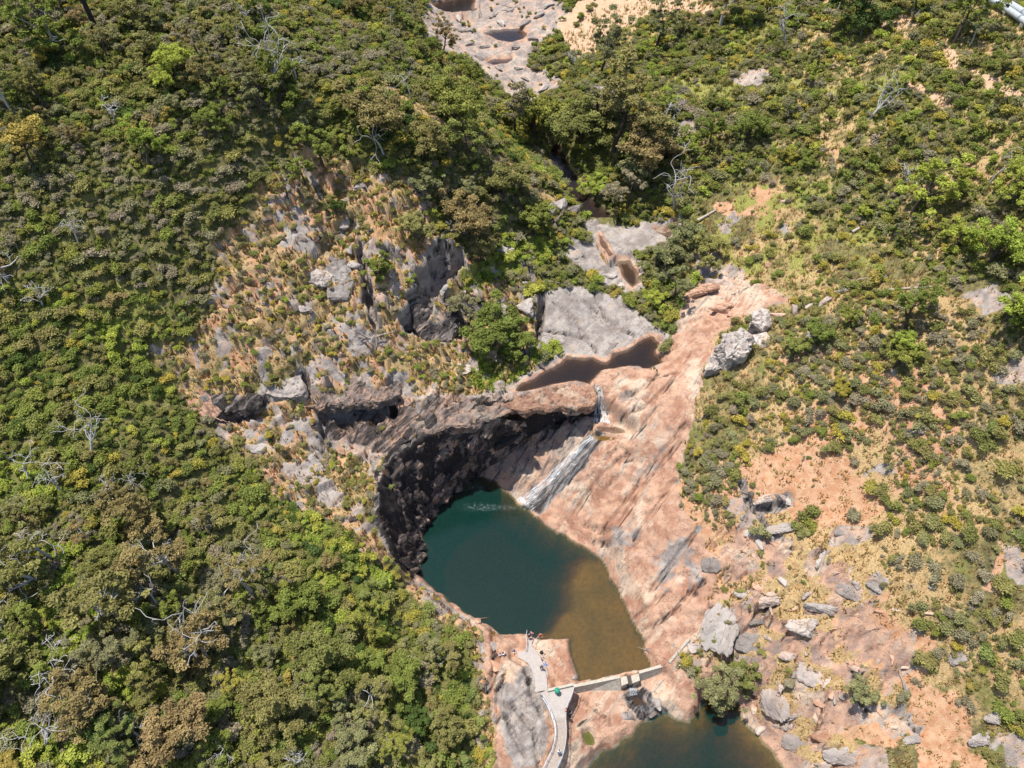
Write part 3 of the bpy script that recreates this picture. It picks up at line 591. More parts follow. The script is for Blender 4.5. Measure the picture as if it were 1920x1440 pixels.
# ------------------------------------------------------------------ overhanging ledges of the gorge
def slab(name, label, outline, thick, mat, seed, rough=.5, cat='rock ledge', sub=3):
    P = [Vector(at_z(*p)) for p in outline]
    c = sum(P, Vector())/len(P)
    bm = bmesh.new(); top = [bm.verts.new(p-c) for p in P]; bot = [bm.verts.new((p-c)*.9-Vector((0, 0, thick))) for p in P]
    n = len(P); bm.faces.new(top); bm.faces.new(bot[::-1])
    for i in range(n): bm.faces.new((top[i], bot[i], bot[(i+1) % n], top[(i+1) % n]))
    bmesh.ops.recalc_face_normals(bm, faces=bm.faces[:])
    bmesh.ops.bevel(bm, geom=bm.edges[:], offset=.25, segments=1, affect='EDGES')
    bmesh.ops.triangulate(bm, faces=bm.faces[:])
    for L in (2.4, 1.2, .6, .45):
        e = [e for e in bm.edges if e.calc_length() > L]
        if e: bmesh.ops.subdivide_edges(bm, edges=e, cuts=1)
        bmesh.ops.triangulate(bm, faces=bm.faces[:])
    bm.normal_update()
    co = np.array([v.co[:] for v in bm.verts]); nr = np.array([v.normal[:] for v in bm.verts])
    a = co[:, 0]+.6*co[:, 2]; b = co[:, 1]-.7*co[:, 2]
    d = rough*(fbm(a*.5+seed, b*.5, seed, 4)*1.1) + .25*rough*(cells(a*.8, b*1.3, seed)[2]-.5) - .3*rough*sstep(cells(a*.5, b*.9, seed+3)[1], .12, .0)
    co = co+nr*d[:, None]
    for v, p in zip(bm.verts, co): v.co = p
    me = bpy.data.meshes.new(name); bm.to_mesh(me); bm.free()
    o = link(name, me, [mat]); o.location = c; tag(o, label, cat); return o
slab('rock_ledge', 'pink rock ledge overhanging the shade beside the upper falls', [(1030,728,14.6),(1082,718,14.6),(1112,726,15.0),(1124,744,15.3),(1119,758,15.3),(1096,762,15.3),(1080,767,15.2),(1052,761,15.4),(1030,748,15.4)], 1.9, M_ledge, 3, .8)
slab('rock_ledge', 'red brown cracked ledge below the upper pool', [(940,750,14.8),(980,740,14.8),(1042,730,14.8),(1046,748,15.4),(1058,761,15.3),(1030,770,15.1),(1008,766,15.3),(985,773,15.1),(960,768,15.2),(940,762,15.3)], 1.7, M_ledge, 5, .85)
slab('rock_ledge', 'ochre rock rim above the black cliff', [(780,742,15.6),(860,742,15.2),(935,752,15.0),(962,768,15.4),(935,784,15.2),(905,788,15.2),(880,800,15.1),(840,800,15.3),(815,812,15.2),(780,806,15.3),(760,780,15.6)], 2.2, M_rim, 8, 1.0)
slab('rock_ledge', 'brown ledge roofing the widest dark recess', [(560,738,19.0),(610,705,19.5),(700,695,18.8),(748,716,18.0),(756,740,18.0),(728,748,18.2),(712,757,18.2),(680,752,18.8),(650,762,18.8),(620,756,19.2),(600,768,19.0),(565,762,19.4)], 2.0, M_rim, 11, 1.1)
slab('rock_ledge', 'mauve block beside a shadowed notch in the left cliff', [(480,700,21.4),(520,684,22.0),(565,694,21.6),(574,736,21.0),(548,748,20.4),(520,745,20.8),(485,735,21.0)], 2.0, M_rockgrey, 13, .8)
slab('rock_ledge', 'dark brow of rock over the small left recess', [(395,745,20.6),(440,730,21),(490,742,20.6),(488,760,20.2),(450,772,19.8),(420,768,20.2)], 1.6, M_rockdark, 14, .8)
# the shaded gorge wall from rim to water
def cliff_wall():
    rim = [(985,790,14.2),(930,786,14.6),(860,800,14.6),(790,815,14.5),(742,842,14.2),(705,885,13.6),(698,940,12.6),(712,1000,10),(742,1050,6),(776,1080,1.8)]
    foot = [(985,822,6.0),(899,890,-.4),(884,899,-.4),(852,924,-.4),(818,962,-.4),(798,984,-.4),(792,1010,-.4),(789,1040,-.4),(787,1060,-.4),(786,1077,-.4)]
    def res(P, k):
        P = np.array([at_z(*p) for p in P]); s_ = np.r_[0, np.cumsum(np.linalg.norm(np.diff(P, axis=0), axis=1))]; q = np.linspace(0, 1, len(P)); return np.stack([np.interp(np.linspace(0, 1, k), q, P[:, i]) for i in range(3)], -1)
    nu, nv = 190, 56; A, B = res(rim, nu), res(foot, nu); t = np.linspace(-.03, 1, nv)[None, :, None]
    P = A[:, None]*(1-t)+B[:, None]*t
    d = B-A; tang = np.gradient(A+B, axis=0); nrm = np.stack([-tang[:, 1], tang[:, 0], 0*tang[:, 0]], -1); nrm /= np.linalg.norm(nrm, axis=1)[:, None]
    cen = at_z(950, 1050, 0); sg = np.sign(((cen-A)*nrm).sum(1))[:, None]; nrm = nrm*sg
    s_ = np.cumsum(np.r_[0, np.linalg.norm(np.diff(A, axis=0), axis=1)])[:, None]+0*P[..., 0]; zz = P[..., 2]
    w1 = s_+.6*zz; w2 = zz-.25*s_
    f_, e_, c_, dx_, dy_ = cells(w1*.42+.5*fbm(s_*.4, zz*.4, 131, 3), w2*.3, 132)
    f3, e3, c3, _, _ = cells(w1*1.1, w2*.8, 135)
    disp = .55+1.5*(c_-.45)+.9*fbm(s_*.5, zz*.35, 133, 4)-.35*sstep(e_, .12, 0)+.45*(c3-.5)-.15*sstep(e3, .14, 0)
    disp = disp*np.clip(np.minimum(t[..., 0]+.08, 1)*5, .15, 1)*np.where(t[..., 0] > .92, .6, 1)
    P = P+nrm[:, None]*disp[..., None]; P[..., 2] += .5*(c_-.5)+.25*(c3-.5)
    ii = np.arange(nu*nv).reshape(nu, nv); Fq = np.stack([ii[:-1, :-1], ii[:-1, 1:], ii[1:, 1:], ii[1:, :-1]], -1).reshape(-1, 4)
    o = link('rock_cliff', np_mesh('rock_cliff', P.reshape(-1, 3), Fq, False), [M_cliff]); tag(o, 'black shaded rock cliff rising from the plunge pool', 'cliff'); return o
M_cliff = mk_rock('black_stained_cliff', 0.5, 0.66, 1.0)
cliff_wall()
slab('rock_ledge', 'grey plate standing right of the shadowed cleft', [(600,500,30),(650,480,30.5),(668,520,28.6),(655,560,27.2),(615,560,27.6)], 1.5, M_rockgrey, 16, .5)
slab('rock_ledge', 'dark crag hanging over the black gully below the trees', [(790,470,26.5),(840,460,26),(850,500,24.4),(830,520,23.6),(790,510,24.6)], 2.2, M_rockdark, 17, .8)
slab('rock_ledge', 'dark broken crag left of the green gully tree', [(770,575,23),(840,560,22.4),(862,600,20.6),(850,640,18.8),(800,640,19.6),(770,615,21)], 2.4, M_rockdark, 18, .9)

slab('rock_crag', 'biggest pale crag block overhanging a dark hollow on the right slope', [(1348,642,24.0),(1366,618,24.8),(1395,612,25.2),(1408,632,24.6),(1398,664,23.4),(1362,672,23.0)], 3.6, M_rockwhite, 21, 1.3, 'crag')
slab('rock_crag', 'white lichened crag block topping the rib on the right slope', [(1402,604,24.4),(1415,582,25.0),(1440,578,25.2),(1450,596,24.6),(1432,614,24.0)], 3.4, M_rockwhite, 22, 1.2, 'crag')
slab('rock_crag', 'low pale block at the left foot of the crag', [(1322,692,20.6),(1332,660,21.4),(1350,655,21.8),(1354,690,20.8)], 2.2, M_rockwhite, 23, .9, 'crag')
slab('rock_crag', 'pale sloping crag slab below the topmost block', [(1408,626,23.2),(1440,620,23.6),(1450,648,22.4),(1420,658,22.2)], 2.4, M_rockwhite, 24, .9, 'crag')
# ------------------------------------------------------------------ loose and standing rocks, one by one
M_wet = mk_rock('wet_dark_rock', .25, .48, .85)
G, K, D_, L_ = M_rockgrey, M_rockpink, M_rockdark, M_rockpale
BOULD = [ # u, v, width px, aspect, height, material, wording
 (1460,592,30,.5,.6,L_,'flat white rock just right of the crag top'),(1490,583,28,.8,.7,L_,'first white stone of the line climbing from the crag'),(1545,567,36,.5,.6,L_,'long white stone midway along the rising line of stones'),(1520,575,20,.8,.7,L_,'small white stone between two longer ones in the line'),
 (1582,548,34,.5,.6,L_,'white stone with dry grass near the end of the line'),(1606,531,24,.8,.8,L_,'white stone below the last upright one'),(1657,524,18,1,1.2,L_,'small upright white stone at the top of the line'),(1632,532,20,.7,.6,L_,'low white stone beside the upright one'),(1350,582,44,.5,.6,K,'pale pink flat block on the upper pink slab'),(1368,590,16,.9,.8,K,'small brown stone beside the flat pink block'),(1320,545,70,.5,.5,K,'red flat outcrop at the top of the pink slab'),(1345,530,44,.5,.5,L_,'cream stone above the red outcrop'),
 (1468,1092,20,1,1.2,G,'upright pale grey boulder with a sharp shadow'),(1355,1165,62,1.9,.5,G,'tall flat grey slab leaning against the rocky bank'),(1300,1215,30,1,.7,L_,'pale angular rock above the end of the weir'),(1335,1060,36,1.1,.5,G,'dark grey plate embedded above the tall slab'),(1392,1115,36,1.2,.7,G,'grey block above right of the tall slab'),(1440,1125,44,.6,.8,L_,'pale block over a dark slot in the bank'),(1420,1165,34,.5,.5,G,'flat brown rock below the dark slot'),
 (1405,1205,56,1,.45,G,'wide dull slab right of the tall slab'),(1500,1180,60,.7,.5,G,'broad violet grey plate in the middle of the bank'),(1475,1230,28,1.2,.8,L_,'split pale boulder near the middle of the bank'),(1490,1262,24,.8,.7,G,'small grey boulder below the split one'),(1525,1268,58,1,.45,L_,'broad pale slab with jagged lower edge'),(1605,1255,22,.8,.8,L_,'pale pointed stone at the top of the small stone wall'),(1612,1278,24,.9,.8,L_,'second stone down the small stone wall'),(1622,1300,20,1.2,.8,G,'third stone down the small stone wall'),(1628,1325,20,1.1,.8,G,'lowest stone of the small stone wall'),
 (1565,1312,18,.6,.6,L_,'small white stone lying in dry grass'),(1580,1305,14,1.4,.7,L_,'narrow upright white stone in dry grass'),(1425,1368,26,.8,.9,L_,'square pale block by the edge of the lower pool'),(1455,1325,46,1.6,.6,L_,'long cracked pale block above the lower pool'),(1465,1362,38,.7,.7,L_,'pale block with a shadow beneath it near the lower pool'),(1485,1345,22,.8,.8,G,'grey stone tucked behind the pale blocks'),(1415,1330,20,1.3,.7,K,'pink block at the top of the lower pool shore'),(1500,1395,60,.8,.4,L_,'broad pale slab sloping into the bottom edge'),(1540,1385,40,.8,.5,K,'pink slab beside the long crack'),(1580,1415,60,.6,.4,G,'grey slab at the bottom edge near the crack'),
 (1545,1040,28,.9,.8,G,'dark grey boulder in the cluster right of the slanting crack'),(1560,1018,22,.8,.8,G,'grey boulder uppermost in that cluster'),(1575,1000,26,.8,.8,L_,'pale boulder above the dark cluster'),(1535,1055,22,.7,.7,G,'small dark boulder lowest in the cluster'),(1430,935,38,.6,.8,L_,'left pale block over the curved dark overhang'),(1460,930,26,.8,.9,L_,'round cream block over the curved dark overhang'),(1480,940,24,1.2,.6,G,'grey slanting plate right of the curved overhang'),(1408,925,16,1.8,.8,D_,'thin dark rib left of the curved overhang'),
 (1462,990,60,.5,.35,G,'grey strip of slab along the slanting crack'),(1392,968,16,.9,.8,G,'small grey stone left of the slanting crack'),(1485,985,18,.6,.7,G,'small grey stone on red soil right of the crack'),(1405,1000,22,1.4,.5,G,'thin leaning plate below the crack'),(1425,1020,22,.9,.6,G,'rounded grey stone in straw grass below the crack'),(1600,1110,54,.8,.4,L_,'pale sheet of rock below the red slope'),(1640,1100,34,1,.4,G,'grey wedge on the red slope'),(1540,1140,54,.4,.7,G,'dark fringed ledge on the straw slope'),(1795,1230,36,1,.4,G,'dark slab sunk in red soil on the far slope'),(1700,1290,26,.8,.5,G,'small slab on the red slope by a grey bush'),
 (1860,1350,34,.8,.7,G,'grey boulder near the lower right corner'),(1835,1385,36,.7,.6,G,'dark boulder near the bottom right corner'),(1710,1385,34,.7,.5,G,'flat grey stone near the bottom edge on straw grass'),(1740,1150,24,.5,.6,K,'thin red step of rock on the right slope'),(1720,810,40,.6,.5,D_,'dark outcrop among shrubs on the right slope'),
 (1030,395,26,1.3,1.3,G,'tall grey block at the left of the spur crag'),(1048,385,30,1.2,1.3,G,'large grey block crowning the spur crag'),(1075,398,28,1.5,1.2,G,'grey fin at the right end of the spur crag'),(1010,400,24,1,1.2,G,'shadowed block left of the spur crag'),(1040,425,22,1.8,1.1,D_,'dark narrow block under the spur crag'),(995,385,16,.9,1,G,'lone grey boulder left of the spur crag'),(1090,412,20,1.5,.9,G,'grey step descending toward the pitted slab'),
 (1078,478,30,1.3,.6,G,'grey plate left of the long slab'),(1105,520,20,.8,.7,G,'small dark boulder under the long slab'),(1145,518,30,.7,.6,G,'dark boulder at the lower end of the long slab'),(1200,500,26,.8,.9,L_,'round grey boulder across the creek from the long slab'),(1165,535,22,.6,.4,L_,'cream flat stone at the creek bend'),(1190,555,24,.7,.5,K,'pink stone in the creek below the bend'),(1055,520,28,.8,1,G,'dark boulder on the dry ledge above the big grey slab'),(1020,530,14,.8,.8,G,'small dark stone on the dry ledge'),(990,490,18,1.1,1.1,D_,'dark standing rock in the green gully'),(945,470,34,.7,.7,G,'rounded brown rock left in the green gully'),(985,530,16,.9,.9,G,'grey stump of rock at the ledge edge'),
 (930,520,14,1.6,1,D_,'slim dark rock at the left of the dry ledge'),(890,560,38,.35,.4,D_,'black charred log shaped rock on the dry ledge'),(835,545,26,.9,.8,G,'dark grey boulder above the black notch'),(870,545,16,.7,.7,G,'small grey boulder left of the charred one'),(940,585,40,1.2,.7,G,'grey face of rock below the dry ledge'),(985,580,34,1.3,.7,G,'grey ribbed rock beside the cleft of the big slab'),
 (555,352,22,.7,.5,G,'pale grey stone below the small slope trees'),(672,350,24,1,.6,G,'light grey rock high on the dry hillside'),(372,410,14,1,1,G,'small shadowed boulder in the left scrub'),(625,487,20,1.1,1,L_,'square white rock above the dark cleft'),(628,497,12,1,1,L_,'small white block perched below the square one'),(655,470,24,.8,.8,G,'grey rock on top of the dark cleft'),(665,500,26,1.2,.9,G,'grey rock right of the dark cleft'),(645,420,26,1,.5,G,'grey rock patch above the cleft'),(600,520,44,.9,.7,G,'dark layered rock left of the cleft'),(570,580,30,.8,.6,G,'tilted grey rock low on the dry hillside'),(690,640,32,.9,.5,G,'grey rock face above the widest recess'),(640,700,20,.7,.8,G,'grey boulder with shadow on the ochre slope'),
 (745,760,26,1.5,1,K,'brown pillar of rock beside the widest recess'),(785,765,28,.8,.8,G,'lichened round boulder on the cliff rim'),(640,845,22,1,.7,K,'brown boulder below the black wall top'),(655,850,18,.8,.8,K,'small brown boulder beside the other on the straw shelf'),(610,930,26,.9,.5,G,'grey rock at the foot of the layered slabs'),(425,815,14,1,.7,L_,'pale small block at the tip of the left slabs'),(385,760,60,1,.5,K,'pinkish slab at the far left end of the cliff'),(470,840,60,.5,.3,G,'striped grey slab plunging to the left scrub'),(540,880,70,.5,.3,G,'lower striped slab beside bright green scrub'),
 (868,690,26,1.6,.35,L_,'bare cream rock patch beside the green bushes'),(1240,648,24,.9,.6,K,'pink boulder at the right end of the upper pool'),(1148,650,24,.6,.4,L_,'cream shelf at the head of the upper pool'),(1060,360,10,.8,.6,G,'small wet stone in the shaded creek'),(1050,325,16,.7,.6,G,'dark stone midstream in the shaded creek'),(1042,316,14,.7,.6,G,'flat stone at the left of the shaded creek'),
 (920,1210,26,1.4,.9,G,'lichened grey boulder above the left pool shore'),(925,1248,28,1.5,.8,K,'cracked pink block below the lichened boulder'),(895,1165,20,1.2,.7,K,'orange rock at the scrub edge over the pool'),(1215,1218,14,.9,.7,G,'grey block jutting into the amber shallows'),(1078,1270,12,1,.7,G,'dark stone at the corner of the swimming platform'),
 (1180,1318,20,1,.8,M_wet,'grey boulder left of the weir outflow'),(1176,1342,24,1.2,.7,M_wet,'second grey boulder left of the outflow'),(1205,1340,20,1,.9,M_wet,'wet grey boulder in the middle of the lower cascade'),(1232,1318,26,1,.8,G,'streaked grey boulder right of the lower cascade'),(1225,1340,18,.9,.8,D_,'dark wet boulder at the foot of the lower cascade'),(1210,1310,20,.6,.5,D_,'dark flat stone under the outflow'),
]
for bi, (u, v, w, asp, h, m, lab) in enumerate(BOULD):
    boulder(u, v, w*1.12, lab, m, k=(10+bi % 4) if w >= 34 else bi % 10, rot=(bi*67) % 360 if w < 30 else -20+(bi*37) % 40, aspect=asp, h=h, sink=.40)
# far creek bed rocks
FAR = [(830,45,40),(870,60,44),(905,90,30),(860,35,30),(940,45,34),(985,45,30),(1010,30,34),(1000,75,26),(965,92,24),(900,110,24),(935,130,20),(970,130,22),(960,150,20),(985,150,22),(1140,170,44),(1020,165,34),(815,75,28),(845,80,26),(925,30,28),(880,85,22),(1030,12,26),(960,20,26)]
ORD = ['nearest','second nearest','third nearest','fourth nearest','fifth nearest','sixth nearest','seventh nearest','eighth nearest','ninth nearest','tenth nearest']
WORDS = 'first second third fourth fifth sixth seventh eighth ninth tenth eleventh twelfth thirteenth fourteenth fifteenth sixteenth seventeenth eighteenth nineteenth twentieth'.split()
TENS = ['', '', 'twenty', 'thirty', 'forty', 'fifty', 'sixty', 'seventy', 'eighty', 'ninety']
UNITS = ['', 'first', 'second', 'third', 'fourth', 'fifth', 'sixth', 'seventh', 'eighth', 'ninth']
def ordinal(i):
    i += 1
    if i <= 20: return WORDS[i-1]
    if i % 10 == 0: return TENS[i//10][:-1]+'ieth'
    return TENS[i//10]+'-'+UNITS[i % 10]
for i, (u, v, w) in enumerate(sorted(FAR, key=lambda t: -t[1])):
    boulder(u, v, w, 'grey rock of the far creek bed, %s counting from the lowest upward' % ordinal(i), G, aspect=.55, h=.45, group='rocks in the far creek bed')

STONES = []
def look0(M, x, y):
    i = np.clip(np.searchsorted(GX, x), 0, len(GX)-1); j = np.clip(np.searchsorted(GY, y), 0, len(GY)-1); return M[j, i]
rs = np.random.default_rng(77)
for _ in range(6000):
    u, v = rs.uniform(380, 1900), rs.uniform(300, 1430)
    if len(STONES) >= 150: break
    p = ground(u, v); b_ = look0(BANK, p[0], p[1]); d_ = look0(DRYL*(1-CLIFF)*(1-PLAT), p[0], p[1]); r_ = look0(DRYR, p[0], p[1])*.06
    if rs.random() > max(b_, d_*.8, r_) or look0(nearwater, p[0], p[1]) > .2: continue
    if any((u-a[0])**2+(v-a[1])**2 < 26**2 for a in STONES): continue
    STONES.append((u, v, rs.uniform(9, 26)*(1.2 if b_ > .5 else 1), 'bank' if b_ > .5 else 'left' if d_ > .5 else 'right'))
# ------------------------------------------------------------------ leaves, wood
def leaf_material(name, cols, trans=.30):
    t = NT(name); oi = t.n('ObjectInfo'); co = t.n('TexCoord').outputs['Object']
    cr = t.n('ValToRGB', {0: oi.outputs['Random']}); el = cr.color_ramp.elements
    while len(el) < len(cols): el.new(.5)
    for i, c in enumerate(cols): el[i].position = i/(len(cols)-1); el[i].color = (*c, 1)
    tone = t.n('Attribute', attribute_name='tone').outputs['Fac']
    n = t.noise(co, 1.4, 2, .5)
    v = t.math('MULTIPLY', tone, t.math('ADD', .62, t.math('MULTIPLY', n, .76)))
    c = t.mix(1.0, cr.outputs[0], t.n('CombineColor', {0: v, 1: v, 2: v}).outputs[0], 'MULTIPLY')
    d = t.n('BsdfDiffuse', {'Color': c}).outputs[0]; tr = t.n('BsdfTranslucent', {'Color': c}).outputs[0]
    return t.done(t.n('MixShader', {0: trans, 1: d, 2: tr}).outputs[0])
M_LEAF = {
 'olive': leaf_material('olive_leaves', [(0.251,0.239,0.082),(0.305,0.266,0.101),(0.229,0.239,0.075),(0.338,0.311,0.101),(0.270,0.266,0.115)]),
 'green': leaf_material('green_leaves', [(0.217,0.258,0.065),(0.270,0.304,0.071),(0.190,0.233,0.057),(0.305,0.304,0.071),(0.229,0.271,0.088)]),
 'bright': leaf_material('bright_green_leaves', [(0.338,0.414,0.075),(0.405,0.433,0.082),(0.297,0.376,0.071),(0.461,0.440,0.088)]),
 'grey': leaf_material('grey_brown_leaves', [(0.344,0.292,0.191),(0.297,0.271,0.165),(0.358,0.311,0.203),(0.270,0.258,0.138),(0.364,0.292,0.210)]),
 'yellow': leaf_material('yellow_olive_leaves', [(0.419,0.356,0.075),(0.487,0.389,0.082),(0.364,0.343,0.075),(0.446,0.349,0.101)]),
 'rust': leaf_material('brown_olive_leaves', [(0.324,0.247,0.108),(0.297,0.252,0.101),(0.352,0.258,0.120),(0.270,0.233,0.088)]),
 'dark': leaf_material('dark_green_leaves', [(0.101,0.149,0.038),(0.115,0.155,0.041),(0.094,0.142,0.045)]),
 'silver': leaf_material('grey_green_leaves', [(0.279,0.246,0.139),(0.272,0.270,0.128),(0.302,0.295,0.136),(0.252,0.260,0.116)]),
}
M_bark = simple('dark_bark', (.075, .055, .045), .95, .35, 9)
M_pale = simple('bleached_bark', (.44, .42, .40), .85, .25, 7)
M_log = simple('weathered_grey_log', (.42, .36, .30), .9, .3, 6)

def tube_np(pts, rad, sides=5):
    """returns verts, quads of a tapered tube through pts"""
    pts = np.asarray(pts, float); n = len(pts); V = []; Fq = []
    for i in range(n):
        d = pts[min(i+1, n-1)]-pts[max(i-1, 0)]; d = d/(np.linalg.norm(d)+1e-9)
        a = np.cross(d, [0.13, 0.9, 0.41]); a /= np.linalg.norm(a)+1e-9; b = np.cross(d, a)
        for k in range(sides):
            t = 2*math.pi*k/sides; V.append(pts[i]+rad[i]*(a*math.cos(t)+b*math.sin(t)))
    for i in range(n-1):
        for k in range(sides):
            k2 = (k+1) % sides; Fq.append((i*sides+k, i*sides+k2, (i+1)*sides+k2, (i+1)*sides+k))
    return np.array(V), np.array(Fq)
def join_np(parts):
    V = []; Fq = []; o = 0
    for v, f in parts: V.append(v); Fq.append(f+o); o += len(v)
    return np.concatenate(V), np.concatenate(Fq)
def leaves_np(cent, out, size, r, aspect=1.7, updown=.75):
    """leaf faces at cent; out = outward direction; returns verts, quads"""
    n = len(cent)
    nrm = out*.55 + r.normal(size=(n, 3))*.6 + np.array([0, 0, updown]); nrm /= np.linalg.norm(nrm, axis=1)[:, None]
    a = np.cross(nrm, r.normal(size=(n, 3))); a /= np.linalg.norm(a, axis=1)[:, None]; b = np.cross(nrm, a)
    s = (size*r.uniform(.6, 1.35, n))[:, None]; A = a*s*.5*aspect; B = b*s*.5/aspect*1.5
    bend = nrm*s*.12
    V = np.stack([cent-A-bend, cent-B*.9+bend*.5, cent+A-bend, cent+B*.9+bend*.5], 1).reshape(-1, 3)
    return V, np.arange(n*4).reshape(n, 4)
def set_tone(me, tone):
    a = me.attributes.new('tone', 'FLOAT', 'POINT'); a.data.foreach_set('value', np.asarray(tone, np.float32))
def blob_leaves(blobs, n, size, r, shell=.75, flat=.8):
    """blobs: (x,y,z,rad)"""
    B = np.array(blobs); w = B[:, 3]**2; k = r.choice(len(B), n, p=w/w.sum())
    d = r.normal(size=(n, 3)); d /= np.linalg.norm(d, axis=1)[:, None]; d[:, 2] = np.where(d[:, 2] < -.35, -d[:, 2], d[:, 2])
    rr = (shell + (1-shell)*r.random(n))*np.where(r.random(n) < .25, r.uniform(.4, 1, n), 1)*np.where(r.random(n) < .2, r.uniform(1.05, 1.35, n), 1)
    c = B[k, :3] + d*(B[k, 3]*rr)[:, None]*np.array([1, 1, flat])
    V, Fq = leaves_np(c, d, size, r)
    bt = r.uniform(.82, 1.18, len(B)); tone = (bt[k]*r.uniform(.75, 1.25, n)).repeat(4)
    return V, Fq, tone
def shrub_mesh(seed, n=340, leaf=.24, blobs=7, tall=1.0, shell=.7):
    r = np.random.default_rng(seed); bl = []
    for i in range(blobs):
        a = r.uniform(0, 6.28); q = math.sqrt(r.random())*.72; s = r.uniform(.24, .62)
        bl.append((q*math.cos(a), q*math.sin(a), (.28+.45*(1-q)+r.uniform(-.05, .14))*tall, s))
    V, Fq, tone = blob_leaves(bl, n, leaf, r, .35, .85)
    V[:, 2] = np.maximum(V[:, 2], .02)
    stems = []
    for i in range(min(5, len(bl))):
        b = bl[i]; p0 = np.array([r.uniform(-.06, .06), r.uniform(-.06, .06), -.25]); p2 = np.array(b[:3])
        stems.append(tube_np([p0, p0*.4+p2*.6*np.array([1, 1, .7]), p2], [.045, .03, .012], 3))
    sv, sf = join_np(stems)
    me = np_mesh('shrub', np.concatenate([V, sv]), np.concatenate([Fq, sf+len(V)]), False, [0]*len(Fq)+[1]*len(sf))
    set_tone(me, np.concatenate([tone, np.ones(len(sv))])); return me
SH_SHAPES = [shrub_mesh(200+i, n, lf, b, t) for i, (n, lf, b, t) in enumerate([(1100,.12,6,.9),(1000,.125,4,.7),(1200,.115,7,1.0),(1000,.125,5,1.1),(1050,.115,6,.55),(900,.11,6,.8)])]
SHV = {}
def shrub_variant(k, m):
    if (k, m) not in SHV:
        me = SH_SHAPES[k].copy(); me.materials.clear(); me.materials.append(M_LEAF[m]); me.materials.append(M_bark); SHV[(k, m)] = me
    return SHV[(k, m)]

def skeleton(r, h, spread, levels, bend=.25, first=.35, n0=5, ratio=.62, gnarl=.18):
    """branch polylines [(pts, radii)], and tip points"""
    out = []; tips = []
    def grow(p, d, L, rad, lv):
        n = 4; pts = [p]; rr = [rad]; q = p.copy(); dd = d.copy()
        for i in range(n):
            dd = dd + r.normal(size=3)*gnarl*(1.5 if lv else .5); dd /= np.linalg.norm(dd)
            q = q + dd*L/n; pts.append(q.copy()); rr.append(rad*(1-.5*(i+1)/n))
        out.append((np.array(pts), np.array(rr)))
        if lv >= levels: tips.append(q); return
        kids = n0 if lv == 0 else r.integers(2, 4)
        for k in range(kids):
            i = r.integers(2 if lv == 0 else 1, n+1) if k else n
            a = r.uniform(0, 6.28) if lv else 6.28*k/kids+r.uniform(-.5, .5)
            side = np.array([math.cos(a), math.sin(a), 0])
            nd = dd*(.75 if lv else .55) + side*spread*(1 if lv < 2 else .8) + np.array([0, 0, .15]); nd /= np.linalg.norm(nd)
            grow(pts[i].copy(), nd, L*ratio*r.uniform(.8, 1.2), rr[i]*.62, lv+1)
    grow(np.zeros(3)-np.array([0, 0, .4]), np.array([r.uniform(-.12, .12), r.uniform(-.12, .12), 1.0]), h*first+.4, .028*h, 0)
    return out, tips
def gum_meshes(seed, h=7.5, spread=.75, n=2600, leaf=.34, blob=1.0, first=.42, n0=5):
    r = np.random.default_rng(seed); br, tips = skeleton(r, h, spread, 2, first=first, n0=n0, ratio=.60)
    V, Fq = join_np([tube_np(p, q, 6 if i == 0 else 4) for i, (p, q) in enumerate(br)])
    wood = np_mesh('trunk', V, Fq, True)
    bl = []
    for t in tips:
        for _ in range(4): bl.append((*(t+r.normal(size=3)*np.array([.62, .62, .42])*blob), blob*r.uniform(.22, .62)))
    LV, LF, tone = blob_leaves(bl, n, leaf, r, .42, .72)
    cr = np_mesh('crown', LV, LF); set_tone(cr, tone); return wood, cr
GUMS = [gum_meshes(300, 8, .8, 7800, .15), gum_meshes(301, 7, .95, 7500, .15, 1.05), gum_meshes(302, 9, .65, 8100, .15, 1.1, .45), gum_meshes(303, 6, 1.0, 6900, .15, .95, .38), gum_meshes(304, 7.5, .7, 9000, .15, 1.2, .36, 6), gum_meshes(305, 8, .9, 4500, .15, .85, .5, 4)]
GV = {}
def gum_variant(k, m, pale=False):
    key = (k, m, pale)
    if key not in GV:
        w, c = GUMS[k][0].copy(), GUMS[k][1].copy(); w.materials.append(M_pale if pale else M_bark); c.materials.append(M_LEAF[m]); GV[key] = (w, c)
    return GV[key]
def dead_mesh(seed, h, spread=.9, levels=3, first=.4, n0=5):
    r = np.random.default_rng(seed); br, tips = skeleton(r, h, spread, levels, first=first, n0=n0, ratio=.64, gnarl=.26)
    V, Fq = join_np([tube_np(p, np.maximum(q, .028), 5 if i == 0 else 4) for i, (p, q) in enumerate(br)])
    me = np_mesh('dead_tree', V, Fq, True); me.materials.append(M_pale); return me
DEADS = [dead_mesh(400, 7, .9), dead_mesh(401, 6, 1.1), dead_mesh(402, 8, .6, 3, .5), dead_mesh(403, 5, 1.2, 3, .3, 6), dead_mesh(404, 6, .8, 2, .55, 4)]

